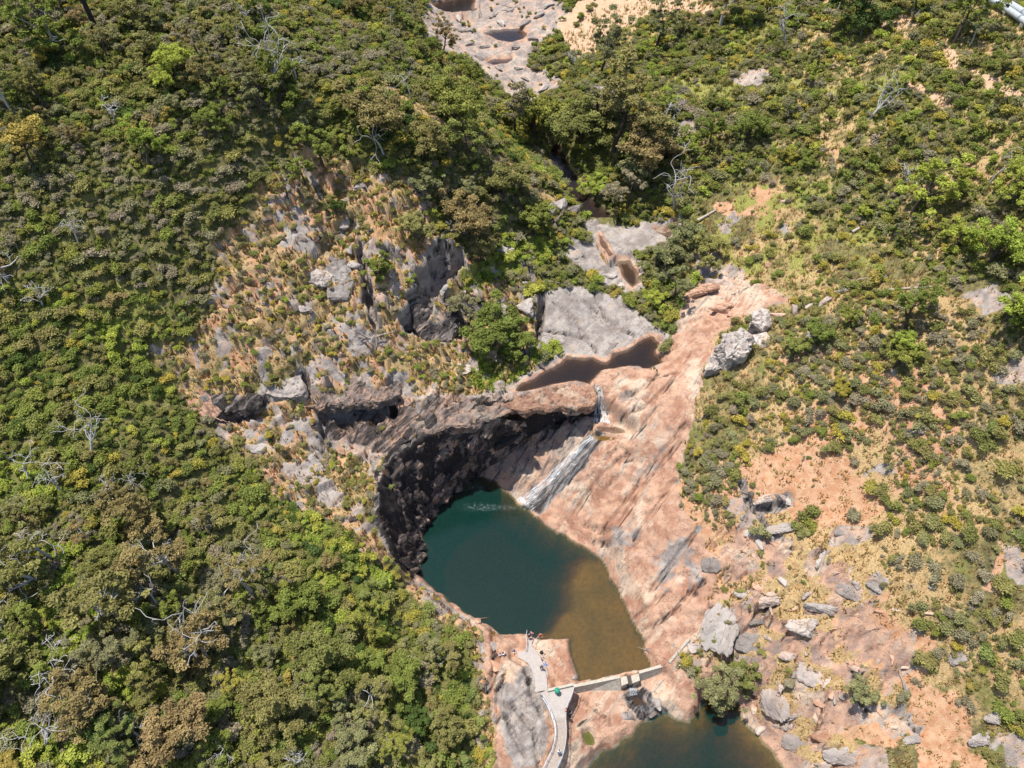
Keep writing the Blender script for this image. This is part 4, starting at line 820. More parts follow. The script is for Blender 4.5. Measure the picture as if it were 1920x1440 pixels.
# ------------------------------------------------------------------ where plants stand
def look(M, x, y):
    i = np.clip(np.searchsorted(GX, x), 0, len(GX)-1); j = np.clip(np.searchsorted(GY, y), 0, len(GY)-1); return M[j, i]
WATERM = np.zeros_like(X)
for nm, (lv, P) in WATERS.items():
    sl = window(P, 2); d, _, _ = poly_sd(X[sl], Y[sl], P); WATERM[sl] = np.maximum(WATERM[sl], (d > -.9)*1.0)
SPARSE = union(mask([(1380,830),(1500,800),(1620,860),(1680,960),(1640,1060),(1480,1000),(1390,960)], 1, 2, .3, 90)*.85, mask([(1560,1090),(1700,1160),(1800,1260),(1860,1440),(1480,1440),(1400,1290),(1480,1120)], 1, 2, .3, 91)*.75,
               mask([(1290,560),(1330,480),(1420,440),(1560,440),(1640,500),(1480,570),(1400,580)], 1, 2, .3, 92)*.55, mask([(1310,330),(1470,310),(1520,420),(1330,430)], 1, 2, .3, 93)*.45)
LUSH = union(mask([(0,860),(120,880),(110,960),(0,980)], 1, 2, .3, 94), mask([(60,1030),(240,1040),(260,1200),(140,1260),(60,1200)], 1, 2, .3, 95), mask([(180,1260),(320,1260),(320,1310),(200,1310)], 1, 2, .3, 96), mask([(20,1370),(200,1370),(200,1460),(20,1460)], 1, 2, .3, 97),
             mask([(520,900),(760,1110),(700,1110),(560,1000)], 1, 2, .3, 98)*.8, GREENG, mask([(110,520),(260,640),(220,660),(80,560)], 1, 2, .3, 99)*.8, mask([(880,1360),(960,1440),(900,1440)], 1, 1, .4, 100)*.8, mask([(890,660),(960,640),(1050,640),(1030,690),(950,740),(890,720)], .5, .6, .5, 101))
dens = np.ones_like(X)
dens *= (1-DRYL*.68); dens *= (1-DRYR*np.clip(.44-patch*1.1-1.5*fbm(X*.13, Y*.13, 140, 3), 0, .9)); dens *= (1-SPARSE); dens *= (1-np.clip(rockM*1.3, 0, 1)*.985)
dens *= (1-SANDY*.97); dens *= (1-BANK*.75); dens *= (1-np.clip(WATERM, 0, 1)); dens *= (1-.6*REDS); dens *= (1-.97*PATHLIKE); dens *= (1-UPR*np.clip(.42+1.6*fbm(X*.12, Y*.12, 144, 3), .05, .9)); dens *= (1-.35*LIGHTG)
PIPEZ = mask([(1790,-30),(1850,-14),(1935,42),(1945,95),(1905,62),(1860,32),(1810,12)], .3, .2, .5, 59); dens *= (1-PIPEZ)
dens = np.clip(dens, 0, 1)
TREEZ = union(mask([(-80,880),(120,850),(420,950),(640,1080),(860,1230),(900,1500),(-80,1500)], 2, 3, .2, 110), mask([(560,120),(700,180),(900,300),(1000,400),(950,430),(780,380),(640,240)], 2, 3, .2, 111)*.9,
              mask([(1180,120),(1300,30),(1920,-40),(1990,330),(1960,620),(1800,560),(1650,420),(1500,340),(1300,330)], 2, 3, .2, 112), mask([(640,0),(790,20),(850,110),(900,170),(760,130)], 2, 3, .2, 113)*.8,
              mask([(-80,-60),(420,-60),(620,180),(560,290),(200,330),(-80,250)], 2, 3, .2, 114)*.55)
CAMX = lambda x, y, z: project(np.stack([x, y, z], -1))
class Hash:
    def __init__(s, c): s.c = c; s.d = {}
    def ok(s, x, y, r, k):
        i, j = int(x//s.c), int(y//s.c)
        for a in range(i-1, i+2):
            for b in range(j-1, j+2):
                for (X2, Y2, r2) in s.d.get((a, b), ()):
                    if (X2-x)**2+(Y2-y)**2 < (k*(r+r2))**2: return False
        return True
    def add(s, x, y, r): s.d.setdefault((int(x//s.c), int(y//s.c)), []).append((x, y, r))
def candidates(n, x0=-112, x1=135, y0=-6, y1=226):
    x = R.uniform(x0, x1, n); y = R.uniform(y0, y1, n); z = H(x, y)
    u, v, dep = CAMX(x, y, z)
    m = (dep > 20) & (u > -380) & (u < 2300) & (v > -140) & (v < 1760)
    return x[m], y[m], z[m], u[m], v[m], dep[m]

# ------------------------------------------------------------------ trees, one by one
TREES = []   # x, y, z, scale, shape, leaf, pale, u, v
thash = Hash(8.0)
def add_tree(u, v, px, k, m, pale=False, words=None):
    """u, v: foot of the trunk; px: crown width in picture pixels"""
    p = ground(u, v); dep = (p-CAM)@FW; s = px*dep/F/[6.2,6.4,6.0,5.6,6.0,6.4][k]
    TREES.append((p[0], p[1], p[2], s, k, m, pale, u, v, words)); thash.add(p[0], p[1], s*2.6)
HAND = [(1000,262,110,4,'green',0,'broad green tree left of the shaded creek'),(965,250,90,0,'silver',0,'grey green tree at the spur end by the creek'),(1085,275,120,4,'olive',0,'large olive tree right of the shaded creek'),(1150,300,140,2,'olive',0,'largest dark olive tree in the creek clump'),(1205,318,130,4,'rust',0,'brownish tree at the right of the creek clump'),(1120,245,110,1,'silver',0,'grey green tree topping the creek clump'),(1245,300,90,0,'green',0,'green tree right end of the creek clump'),(1180,355,90,3,'silver',0,'low grey tree below the creek clump'),(1175,400,80,5,'grey',0,'thin greyish tree by the still brown creek'),
 (1115,375,60,3,'bright',0,'rounded yellow green bush overhanging the brown creek'),(1140,385,56,3,'silver',0,'silvery bush beside the rounded yellow green one'),(1330,490,80,3,'olive',0,'dark olive tree above the pink slab'),(1250,520,100,1,'silver',0,'spreading silver bush right of the creek bend'),(1270,470,80,3,'silver',0,'upper silver bush right of the pitted slab'),(1235,575,52,3,'bright',0,'bright green round bush by the stony creek'),(1265,560,70,5,'silver',0,'pale bush between the creek and pink slab'),
 (925,650,120,4,'green',0,'green tree filling the gully beside the big grey slab'),(985,665,70,3,'green',0,'low green tree at the edge of the upper pool'),(880,610,70,0,'silver',0,'olive grey tree in the rocky gully'),(632,405,40,4,'dark',0,'small dark round tree alone on the dry hillside'),(715,530,70,1,'green',0,'green tree right of the dark cleft'),(540,372,50,5,'olive',0,'slim bare stemmed tree on the dry crest'),(572,345,60,0,'green',0,'forked tree on the dry crest'),(605,310,80,0,'green',0,'broad green tree behind the dry crest'),(870,440,110,4,'rust',0,'big brown green tree above the black gully'),(900,490,70,3,'olive',0,'olive tree at the edge of the green gully'),(800,380,80,1,'silver',0,'grey green tree on the spur face'),(850,240,120,4,'green',0,'wide green tree on the spur crest'),(700,260,130,4,'rust',0,'wide brown green tree high on the spur'),(790,300,110,1,'olive',0,'olive tree with pale branches on the spur'),(880,310,90,0,'green',0,'bright green tree low on the spur crest'),(780,440,70,3,'olive',0,'low olive tree above the black notch'),(945,380,100,4,'olive',0,'dense olive tree above the spur crag'),(1000,440,80,3,'green',0,'green bush under the spur crag'),
 (1710,400,110,0,'bright',0,'bright green tree with a dark trunk on the right slope'),(1695,620,80,2,'green',0,'tall green pine like tree on the right slope'),(1690,655,60,3,'bright',0,'low green bush tree under the tall one'),(1675,690,80,3,'green',0,'wide green bush tree near the right slope middle'),(1570,735,46,4,'yellow',0,'single yellow green round bush on the right slope'),(1885,600,130,1,'bright',0,'large bright tree at the right edge'),(1850,500,110,4,'bright',0,'tall bright tree above the large right edge one'),(1780,480,90,1,'bright',0,'leafy tree left of the bright right edge pair'),(1905,380,100,4,'bright',0,'yellow green tree high at the right edge'),(1520,640,70,3,'green',0,'green bush tree beside the pale crag'),(1480,660,60,3,'green',0,'lower green bush tree right of the crag foot'),(1580,610,50,3,'green',0,'green bush right of the row by the crag'),
 (1605,55,110,4,'dark',0,'very dark green dense tree near the top edge'),(1790,85,80,2,'green',0,'tall dark stemmed tree near the pipeline'),(1820,85,50,5,'silver',1,'white trunked gum below the pipeline'),(1350,50,110,0,'rust',1,'sprawling gum with pale twisted limbs near the top edge'),(1230,90,70,2,'silver',0,'tall casuarina like tree at the far sand bank'),(1125,150,80,2,'silver',0,'tall grey tree right of the far creek bed'),(1400,270,70,4,'green',0,'dark green round tree on the right valley side'),(1330,270,60,0,'green',0,'small green tree left of the round dark one'),(1570,20,60,5,'rust',1,'thin pale limbed gum at the top edge'),(1710,30,60,2,'olive',0,'olive tree at the edge of the upper bare track'),
 (1335,1290,110,1,'silver',0,'grey green bush leaning over the lower pool'),(1385,1285,70,3,'olive',0,'olive bush at the right of the lower pool head'),(1600,1300,70,3,'silver',0,'grey green bush beside the small stone wall'),
 (385,1250,150,1,'rust',1,'white trunked gum with brown crown low on the left slope'),(210,1180,170,1,'olive',1,'wide olive gum with white limbs at the left'),(90,1090,150,1,'olive',1,'olive gum with forked white trunk near the left edge'),(330,1070,130,0,'rust',1,'rusty gum with thin white limbs on the left slope'),(470,1110,120,5,'rust',1,'sparse gum with upright white stems'),(150,1340,150,1,'rust',1,'rusty gum behind tangled white limbs near the bottom left'),(340,1400,140,4,'rust',0,'orange brown crowned tree near the bottom edge'),(560,1150,90,4,'green',0,'green tree in the middle of the left slope'),(705,1190,80,0,'green',0,'upright green tree above the pool shore'),(620,1250,120,4,'olive',0,'dark olive tree in the lower left scrub'),(530,1340,120,4,'olive',0,'olive tree near the bottom left of centre'),(760,1290,90,4,'green',0,'green tree below the left pool shore'),(830,1380,90,1,'olive',0,'olive tree left of the boardwalk rocks'),(690,1410,110,1,'silver',0,'grey green tree at the bottom edge'),(20,1260,130,4,'olive',0,'dense olive tree at the left edge'),(250,1000,110,1,'rust',0,'brownish tree left of the rusty gum'),
 (110,90,130,1,'green',1,'large gum with white limbs at the top left'),(268,52,80,4,'olive',0,'dense tree behind the burnt trunk at the top left'),(340,160,90,4,'bright',0,'bright cauliflower crowned tree at the upper left'),(400,175,70,0,'rust',0,'rust brown domed tree beside the bright one'),(550,190,110,1,'green',0,'leafy tree in the upper left middle'),(490,215,80,0,'silver',0,'silvery tree left of the leafy one'),(375,110,60,5,'grey',0,'dark stemmed thin tree high on the left slope'),(60,310,110,3,'yellow',0,'yellow flowered low tree near the left edge')]
for t in HAND: add_tree(*t[:3], t[3], t[4], bool(t[5]), t[6])
nh = len(TREES)
cxs = candidates(16000)
for x, y, z, u, v, dep in zip(*cxs):
    tz = look(TREEZ, x, y)
    if tz*look(dens, x, y) < R.random()*1.1 or len(TREES) > 292: continue
    s = R.uniform(.45, .85)*(1.05 if u < 1000 else .8)
    right = u > 1000
    if right: s *= .85
    if not thash.ok(x, y, s*2.6, .55 if right else .66): continue
    if not right and v > 800: m = R.choice(['olive', 'rust', 'green', 'silver', 'yellow', 'dark'], p=[.3, .13, .36, .1, .06, .05])
    elif right: m = R.choice(['green', 'bright', 'olive', 'silver', 'yellow'], p=[.42, .2, .2, .13, .05])
    else: m = R.choice(['green', 'olive', 'rust', 'silver', 'bright'], p=[.3, .3, .15, .15, .1])
    thash.add(x, y, s*2.6)
    TREES.append((x, y, z, s, int(R.integers(0, 6)), str(m), bool(R.random() < (.4 if not right else .1)), u, v, None))
COLW = {'olive': 'olive green', 'green': 'mid green', 'bright': 'bright green', 'grey': 'grey brown', 'yellow': 'yellow green', 'rust': 'brownish', 'dark': 'dark green', 'silver': 'grey green'}
LAND = [(u, v, w) for u, v, w in [(1000,1000,'the plunge pool'),(1130,770,'the upper falls'),(1400,620,'the pale crag'),(1100,690,'the upper pool'),(640,520,'the dark cleft'),(870,60,'the far creek bed'),(1190,20,'the far sand bank'),(1890,30,'the pipeline'),(1605,40,'the very dark top edge tree'),(1710,370,'the dark trunked bright tree'),(1690,590,'the tall pine like tree'),(1880,560,'the large right edge tree'),(1570,720,'the single round yellow bush'),(1450,940,'the curved dark overhang'),(1470,1090,'the upright grey boulder'),(1620,1290,'the small stone wall'),(1300,1300,'the lower pool head'),(1050,1400,'the boardwalk'),(385,1180,'the white trunked low gum'),(95,1030,'the forked white trunk'),(110,1210,'the tangled white limbs'),(20,505,'the bleached left edge tree'),(80,555,'the star shaped dead tree'),(180,40,'the burnt black trunk'),(560,350,'the dry crest trees'),(632,390,'the lone dark round tree'),(850,215,'the wide spur crest tree'),(1060,390,'the spur crag'),(1150,260,'the creek tree clump'),(1240,200,'the bare grey tree'),(385,760,'the pinkish left slab'),(540,890,'the striped slabs'),(60,290,'the yellow flowered tree'),(340,140,'the cauliflower crowned tree'),(1920,1200,'the right edge red soil'),(1700,1300,'the straw covered slope'),(340,1400,'the orange crowned tree'),(700,1200,'the upright shore tree'),(165,900,'the grey snag below the ferns'),(1450,250,'the round valley side tree'),(1700,180,'the bare track patch'),(1330,480,'the olive tree over the pink slab'),(1500,560,'the white stone line')]]
def wording(items, what):
    """items: (u, v, colour, size words) -> a label for each that counts outward from a landmark"""
    by = {}
    for i, (u, v, c, sz) in enumerate(items):
        k = min(range(len(LAND)), key=lambda q: (LAND[q][0]-u)**2+(LAND[q][1]-v)**2)
        by.setdefault((k, c), []).append(((LAND[k][0]-u)**2+(LAND[k][1]-v)**2, i, sz))
    out = [None]*len(items)
    for (k, c), L in by.items():
        for n, (_, i, sz) in enumerate(sorted(L)):
            out[i] = ('%s %s %s nearest to %s' % (sz, c, what, LAND[k][2])) if n == 0 else ('%s %s %s, %s nearest to %s' % (sz, c, what, ordinal(n), LAND[k][2]))
    return out
for (u, v, w, zone), lab in zip(STONES, wording([(t[0], t[1], {'bank': 'pale granite', 'left': 'dark brown', 'right': 'half buried'}[t[3]], 'angular' if t[2] > 18 else 'small') for t in STONES], 'stone')):
    boulder(u, v, w, lab, ((K if rnd.random() < .5 else L_) if zone == 'bank' else M_rim if zone == 'left' else K), aspect=rnd.uniform(.5, 1.1), h=rnd.uniform(.45, .85), group='loose stones on the slopes', name='stone', cat='stone', sink=.52)
# only trees the picture can show
vis = [t for i, t in enumerate(TREES) if i < nh or (-60 < t[7] < 1980 and -40 < t[8] < 1520)]
auto = [t for t in vis if t[9] is None]
labs = wording([(t[7], t[8], COLW[t[5]], 'large' if t[3] > .8 else 'small' if t[3] < .6 else 'medium') for t in auto], 'tree')
ai = 0
for t in vis:
    x, y, z, s, k, m, pale, u, v, words = t
    lab = words
    if lab is None: lab = labs[ai]; ai += 1
    root = empty('gum_tree', (x, y, z-.05)); root.rotation_euler = (0, 0, R.uniform(0, 6.28)); root.scale = (s, s, s*R.uniform(.85, 1.05))
    w, c = gum_variant(k, m, pale)
    for nm, me_ in (('trunk', w), ('crown', c)):
        o = bpy.data.objects.new(nm, me_); C.objects.link(o); o.parent = root
    tag(root, lab, 'tree', 'gum trees and bushes of the valley')
# ------------------------------------------------------------------ dead trees and logs
DEADL = [(15,520,100,0,'bleached bare tree at the left edge'),(80,575,90,3,'star shaped white dead tree near the left edge'),(150,460,70,1,'white dead tree in the upper left scrub'),(60,900,60,4,'leaning dead branches over the ferns at the left edge'),(120,925,80,1,'white dead crown below the left ferns'),(168,850,60,2,'upright grey snag on the left slope'),(205,920,70,3,'low white dead branches on the left slope'),(260,915,60,1,'small dead tree right of the low white branches'),(95,1045,110,1,'twisted white dead crown above the forked gum'),(215,1160,120,1,'long white dead limbs reaching right'),(15,1175,120,0,'white dead limbs reaching in from the left edge'),(115,1230,110,3,'spider like white dead branches'),(125,1310,120,1,'curved white dead limbs near the bottom left'),(155,1350,80,3,'broken white limbs below the curved ones'),(390,1250,90,2,'standing white dead trunk on the lower left slope'),(335,1060,70,1,'white dead fork in the rusty gum'),(470,1090,60,2,'pair of upright white dead stems'),(415,1110,50,1,'small white dead fork left of the upright stems'),(300,1140,60,4,'slanting white dead branch'),(265,1390,80,0,'white dead stem near the bottom edge'),(80,1400,70,2,'thin white dead stem at the bottom left'),(430,1410,90,3,'fine dead twigs at the bottom edge'),(560,1435,80,3,'dead limbs cut by the bottom edge'),
 (215,225,80,3,'grey dead thicket in the upper left'),(505,175,70,2,'pale dead stem beside the silvery tree'),(555,145,60,0,'bare dead tree on the upper left crest'),(465,40,60,3,'pale dead limbs at the top near the crest'),(850,440,60,3,'white dead branches in the big brown green tree'),(720,290,50,4,'dead branches on the spur face'),(1240,235,70,0,'bare grey tree right of the creek clump'),(1700,345,80,3,'bare grey crown above the dark trunked bright tree'),(1075,120,50,3,'dead shrub beside the far creek bed'),(850,85,36,3,'dead shrub standing in the far creek bed'),(1625,225,50,2,'thin dead stems on the right valley side'),(1475,90,46,2,'pale dead stem near the upper right trees'),(1268,390,60,2,'dead stem with forked top above the creek bend'),(1855,345,50,4,'white forked limb at the upper right'),(770,190,40,4,'dead branch on the spur path'),(590,350,40,3,'fine dead twigs behind the lone dark tree')]
for i, (u, v, px, k, lab) in enumerate(DEADL):
    p = ground(u, v); dep = (p-CAM)@FW; s = px*dep/F/[5.8,6,4.6,5.5,4.2][k]
    o = bpy.data.objects.new('dead_tree', DEADS[k]); C.objects.link(o); o.location = p; s *= 1.12; o.scale = (s, s, s*1.1); o.rotation_euler = (R.uniform(-.12, .12), R.uniform(-.12, .12), R.uniform(0, 6.28))
    tag(o, lab, 'dead tree', 'bleached dead trees')
def log(pts, rad, lab, m=M_log, name='fallen_log'):
    P = np.array([ground(u, v)+np.array([0, 0, rad*.8]) for u, v in pts]); c = P[0].copy(); n = len(P)
    V, Fq = tube_np(P-c, np.linspace(rad, rad*.5, n), 7); me_ = np_mesh(name, V, Fq, True)
    o = link(name, me_, [m]); o.location = c; tag(o, lab, 'log')
log([(1307,416),(1325,406),(1342,396)], .32, 'pale fallen log near the valley floor'); log([(1597,437),(1610,430),(1628,418)], .28, 'fallen log on the right slope straw'); log([(1660,546),(1690,543),(1750,539)], .22, 'long white fallen log on the right slope')
log([(1740,1100),(1752,1108)], .2, 'short dark log on the right slope'); log([(1372,553),(1400,540),(1425,527)], .16, 'thin fallen trunk above the pink slab')
bt = empty('burnt_trunk', ground(186, 66)); dt = (ground(186, 66)-CAM)@FW
V, Fq = tube_np([(0,0,-.4),(-.1,0,4),(-.25,.1,8),(-.5,.1,12)], [.42,.36,.3,.22], 8); o = link('trunk', np_mesh('trunk', V, Fq, True), [simple('charred_bark', (.03, .026, .025), .95)], bt)
V, Fq = join_np([tube_np([(-.2,.05,7),(-1.2,.2,8.2),(-2,.1,8.8)], [.14,.09,.04], 5), tube_np([(-.35,.1,10),(.7,.3,11),(1.3,.3,11.6)], [.12,.08,.03], 5)]); link('limb', np_mesh('limb', V, Fq, True), [bpy.data.materials['charred_bark']], bt)
tag(bt, 'straight burnt black trunk at the top left', 'tree')

# ------------------------------------------------------------------ shrubs: the 300 that show largest singly, the rest as one mass
shash = Hash(4.5)
pts = []
cxs = candidates(215000)
dn = look(dens, cxs[0], cxs[1]); dl = look(DRYL, cxs[0], cxs[1]); dr = look(DRYR, cxs[0], cxs[1]); lu = look(LUSH, cxs[0], cxs[1]); pt = fbm(cxs[0]*.05, cxs[1]*.05, 120, 3); ro = look(rockM, cxs[0], cxs[1]); bk = look(BANK, cxs[0], cxs[1])
wt = look(WATERM, cxs[0], cxs[1]); bare = look(np.clip(PINK+CHUTE+PLAT+GREYS, 0, 1), cxs[0], cxs[1])
keep = R.random(len(dn)) < dn
for i in np.nonzero(keep)[0]:
    x, y, z, u, v, dep = (c[i] for c in cxs)
    if wt[i] > .5: continue
    if 985 < u < 1100 and v > 1170: continue
    if bare[i] > .35 or (1095 < u < 1190 and 690 < v < 830): continue
    dry = dl[i] > .5; right = dr[i] > .5
    if ro[i] > .4 or bk[i] > .5 or dry: s = R.uniform(.3, .8)
    elif right: s = .28+1.25*R.random()**2.2
    else: s = .4+1.3*R.random()**1.3
    if not shash.ok(x, y, s, .32 if right else .40): continue
    shash.add(x, y, s)
    if lu[i] > .5 and R.random() < .55: m = 'bright'
    elif dry: m = R.choice(['olive', 'grey', 'yellow', 'green', 'bright'], p=[.44, .30, .14, .09, .03])
    elif right: m = R.choice(['grey', 'silver', 'olive', 'green', 'yellow'], p=[.26, .16, .40, .08, .10]) if pt[i] < .12 else R.choice(['olive', 'green', 'silver', 'yellow'], p=[.48, .22, .12, .18])
    elif u > 1000: m = R.choice(['olive', 'green', 'silver', 'yellow', 'bright', 'grey'], p=[.27, .3, .16, .1, .07, .1])
    elif pt[i] > .08: m = R.choice(['grey', 'olive', 'silver', 'green'], p=[.28, .34, .16, .22])
    elif pt[i] < -.12: m = R.choice(['green', 'olive', 'bright', 'dark', 'yellow'], p=[.42, .3, .1, .1, .08])
    else: m = R.choice(['olive', 'green', 'grey', 'silver', 'yellow', 'rust'], p=[.30, .36, .10, .10, .08, .06])
    pts.append((s*F/dep, x, y, z, s, int(R.integers(0, 6)), str(m), u, v))
pts.sort(key=lambda t: -t[0])
inview = [t for t in pts if 0 < t[7] < 1920 and 10 < t[8] < 1440]
single = inview[:300]; ss = set(id(t) for t in single); rest = [t for t in pts if id(t) not in ss]
labs = wording([(t[7], t[8], COLW[t[6]], 'spreading' if t[5] in (1, 4) else 'rounded') for t in single], 'shrub')
src = bpy.data.collections.new('shrub_sources'); srckey = {}
first = []
for t, lab in zip(single, labs):
    _, x, y, z, s, k, m, u, v = t
    o = bpy.data.objects.new('shrub', shrub_variant(k, m)); C.objects.link(o); o.location = (x, y, z); o.rotation_euler = (0, 0, R.uniform(0, 6.28)); o.scale = (s*R.uniform(.85, 1.2), s*R.uniform(.85, 1.2), s*R.uniform(.75, 1.1))
    tag(o, lab, 'shrub', 'shrubs of the hillside scrub')
    if (k, m) not in srckey: srckey[(k, m)] = o; src.objects.link(o)
order = sorted(srckey.items(), key=lambda kv: kv[1].name); index = {kv[0]: i for i, kv in enumerate(order)}
bymat = {}
for (k, m) in index: bymat.setdefault(m, []).append(index[(k, m)])
print('plants', len(pts), len(single), len(vis), len(index), sorted(bymat))
def scrub_object(name, label, items):
    n = len(items); me_ = bpy.data.meshes.new(name); me_.vertices.add(n)
    me_.vertices.foreach_set('co', np.array([(t[1], t[2], t[3]) for t in items], np.float32).ravel())
    def idx_of(t):
        if (t[5], t[6]) in index: return index[(t[5], t[6])]
        L = bymat.get(t[6]) or list(index.values()); return L[int(t[1]*13) % len(L)]
    a = me_.attributes.new('pick', 'INT', 'POINT'); a.data.foreach_set('value', np.array([idx_of(t) for t in items], np.int32))
    a = me_.attributes.new('turn', 'FLOAT', 'POINT'); a.data.foreach_set('value', R.uniform(0, 6.28, n).astype(np.float32))
    a = me_.attributes.new('size', 'FLOAT_VECTOR', 'POINT'); a.data.foreach_set('vector', (np.array([t[4] for t in items])[:, None]*R.uniform([.8, .8, .7], [1.25, 1.25, 1.1], (n, 3))).astype(np.float32).ravel())
    me_.update(); o = link(name, me_)
    ng = bpy.data.node_groups.new(name, 'GeometryNodeTree'); ng.interface.new_socket('Geometry', in_out='INPUT', socket_type='NodeSocketGeometry'); ng.interface.new_socket('Geometry', in_out='OUTPUT', socket_type='NodeSocketGeometry')
    N = ng.nodes; gi = N.new('NodeGroupInput'); go = N.new('NodeGroupOutput'); ip = N.new('GeometryNodeInstanceOnPoints'); ci = N.new('GeometryNodeCollectionInfo')
    ci.inputs['Collection'].default_value = src; ci.inputs['Separate Children'].default_value = True; ci.inputs['Reset Children'].default_value = True
    def at(nm, ty):
        q = N.new('GeometryNodeInputNamedAttribute'); q.data_type = ty; q.inputs['Name'].default_value = nm; return q.outputs['Attribute']
    cr = N.new('ShaderNodeCombineXYZ'); ng.links.new(at('turn', 'FLOAT'), cr.inputs[2])
    ng.links.new(gi.outputs[0], ip.inputs['Points']); ng.links.new(ci.outputs[0], ip.inputs['Instance']); ip.inputs['Pick Instance'].default_value = True
    ng.links.new(at('pick', 'INT'), ip.inputs['Instance Index']); ng.links.new(cr.outputs[0], ip.inputs['Rotation']); ng.links.new(at('size', 'FLOAT_VECTOR'), ip.inputs['Scale'])
    ng.links.new(ip.outputs[0], go.inputs[0])
    md = o.modifiers.new('scatter', 'NODES'); md.node_group = ng
    tag(o, label, 'undergrowth', kind='stuff'); return o
scrub_object('undergrowth', 'dense low scrub covering the hillsides', rest)

# ------------------------------------------------------------------ dry grass tufts and ferns as one mass each
def grass_material():
    t = NT('grass_blades'); c = t.n('Attribute', attribute_name='tint').outputs['Color']
    d = t.n('BsdfDiffuse', {'Color': c}).outputs[0]; tr = t.n('BsdfTranslucent', {'Color': c}).outputs[0]
    return t.done(t.n('MixShader', {0: .25, 1: d, 2: tr}).outputs[0])
M_grass = grass_material()
def tufts(name, label, x, y, size, tint, blades, spread=.5, width=.16):
    n = len(x); z = H(x, y); k = blades
    a = R.uniform(0, 6.28, (n, k)); L = size[:, None]*R.uniform(.6, 1.2, (n, k)); ln = R.uniform(.25, 1.0, (n, k))*spread
    bx = x[:, None]+R.normal(size=(n, k))*size[:, None]*.28; by = y[:, None]+R.normal(size=(n, k))*size[:, None]*.28; bz = H(bx, by)-.03
    dx, dy = np.cos(a), np.sin(a); w = L*width
    b0 = np.stack([bx-dy*w, by+dx*w, bz], -1); b1 = np.stack([bx+dy*w, by-dx*w, bz], -1)
    tip = np.stack([bx+dx*L*ln, by+dy*L*ln, bz+L*np.sqrt(np.clip(1-.6*ln**2, .2, 1))], -1)
    V = np.stack([b0, b1, tip], 2).reshape(-1, 3); me_ = np_mesh(name, V, np.arange(len(V)).reshape(-1, 3))
    col = (tint[:, None, :]*R.uniform(.7, 1.25, (n, k, 1))).reshape(-1, 3).repeat(3, 0)
    attr(me_, 'tint', col); o = link(name, me_, [M_grass]); tag(o, label, 'grass', kind='stuff'); return o
gx = candidates(215000); gd = look(np.clip(np.maximum(np.maximum(DRYL*.8, UPR*.5), np.maximum(DRYR*.85, BANK*.9))*(1-np.clip(rockM*1.15, 0, 1)*.82)*(1-np.clip(PINK+PLAT+CHUTE+GREYS, 0, 1))*(1-.55*REDS)*(1-WATERM), 0, 1), gx[0], gx[1])
kp = (R.random(len(gd)) < gd); kp &= ~((gx[3] > 985) & (gx[3] < 1100) & (gx[4] > 1170))
x, y = gx[0][kp], gx[1][kp]; n = len(x)
pal = np.array([(.52,.38,.17),(.60,.46,.23),(.40,.27,.11),(.36,.33,.10),(.33,.20,.09),(.55,.36,.17)]); pr = R.choice(6, n, p=[.28, .2, .17, .15, .1, .1])
lfy = look(LUSH, x, y) > .5; tint = pal[pr]; ld = look(DRYL, x, y) > .5; tint[ld] = tint[ld]*np.array([.74, .62, .52]); tint[lfy] = (.25, .27, .05); up_ = (look(UPR, x, y) > .5) & (R.random(n) < .55); tint[up_] = (.36, .34, .11)
x = x[:80000]; y = y[:80000]; tint = tint[:80000]
tufts('dry_grass', 'straw coloured tussock grass over the dry slopes', x, y, R.uniform(.25, .75, len(x)), tint, 6)
gx = candidates(115000); gd = look(np.clip(np.maximum(LUSH, np.maximum((1-DRYL)*(1-DRYR)*(1-.5*UPR)*.75, PATHLIKE*.5))*(1-rockM)*(1-WATERM)*(1-SANDY), 0, 1), gx[0], gx[1]); kp = R.random(len(gd)) < gd
kp &= ~((gx[3] > 985) & (gx[3] < 1100) & (gx[4] > 1170))
x, y = gx[0][kp][:42000], gx[1][kp][:42000]; lf = look(LUSH, x, y); pth = look(PATHLIKE, x, y)
tint = np.where(lf[:, None] > .4, np.array([.22, .31, .05]), np.array([.165, .19, .05])); tint = np.where(pth[:, None] > .4, np.array([.40, .33, .13]), tint)
tufts('ferns', 'bright green ferns and grass between the shrubs', x, y, R.uniform(.4, .9, len(x)), tint, 8, .9, .2)

# ------------------------------------------------------------------ falls and foam
def foam_material(name, lo, hi, scale, stretch, col=(.86, .89, .92), fade=.04):
    t = NT(name); uv = t.n('Attribute', attribute_name='flow').outputs['Vector']
    n = t.noise(t.vmap(uv, (0, 0, 0), stretch), scale, 6, .7, .6)
    sep = t.n('SeparateXYZ', {0: uv}).outputs
    edge = t.math('MULTIPLY', t.ramp(sep[0], 0.0, max(.12, fade)), t.ramp(sep[0], 1.0, 1-max(.12, fade)))
    edge = t.math('MULTIPLY', edge, t.math('MULTIPLY', t.ramp(sep[2], 0.0, fade), t.ramp(sep[2], 1.0, 1-fade)))
    f = t.math('MULTIPLY', t.ramp(n, lo, hi), edge)
    b = t.n('BsdfPrincipled', {'Base Color': col, 'Roughness': .35}).outputs[0]
    return t.done(t.n('MixShader', {0: f, 1: t.n('BsdfTransparent').outputs[0], 2: b}).outputs[0])
M_foam = foam_material('white_water', .43, .64, 6.0, (3.2, .35, 1), (.78, .80, .82))
M_fleck = foam_material('broken_white_water', .50, .68, 9.0, (2.5, .8, 1), (.6, .64, .68), .2)
M_thin = foam_material('thin_water_film', .46, .72, 5.0, (4.0, .25, 1), (.62, .62, .63))
M_swirl = foam_material('drifting_foam_and_glint', .52, .70, 7.0, (2.2, 1.2, 1), (.40, .52, .50), .45)
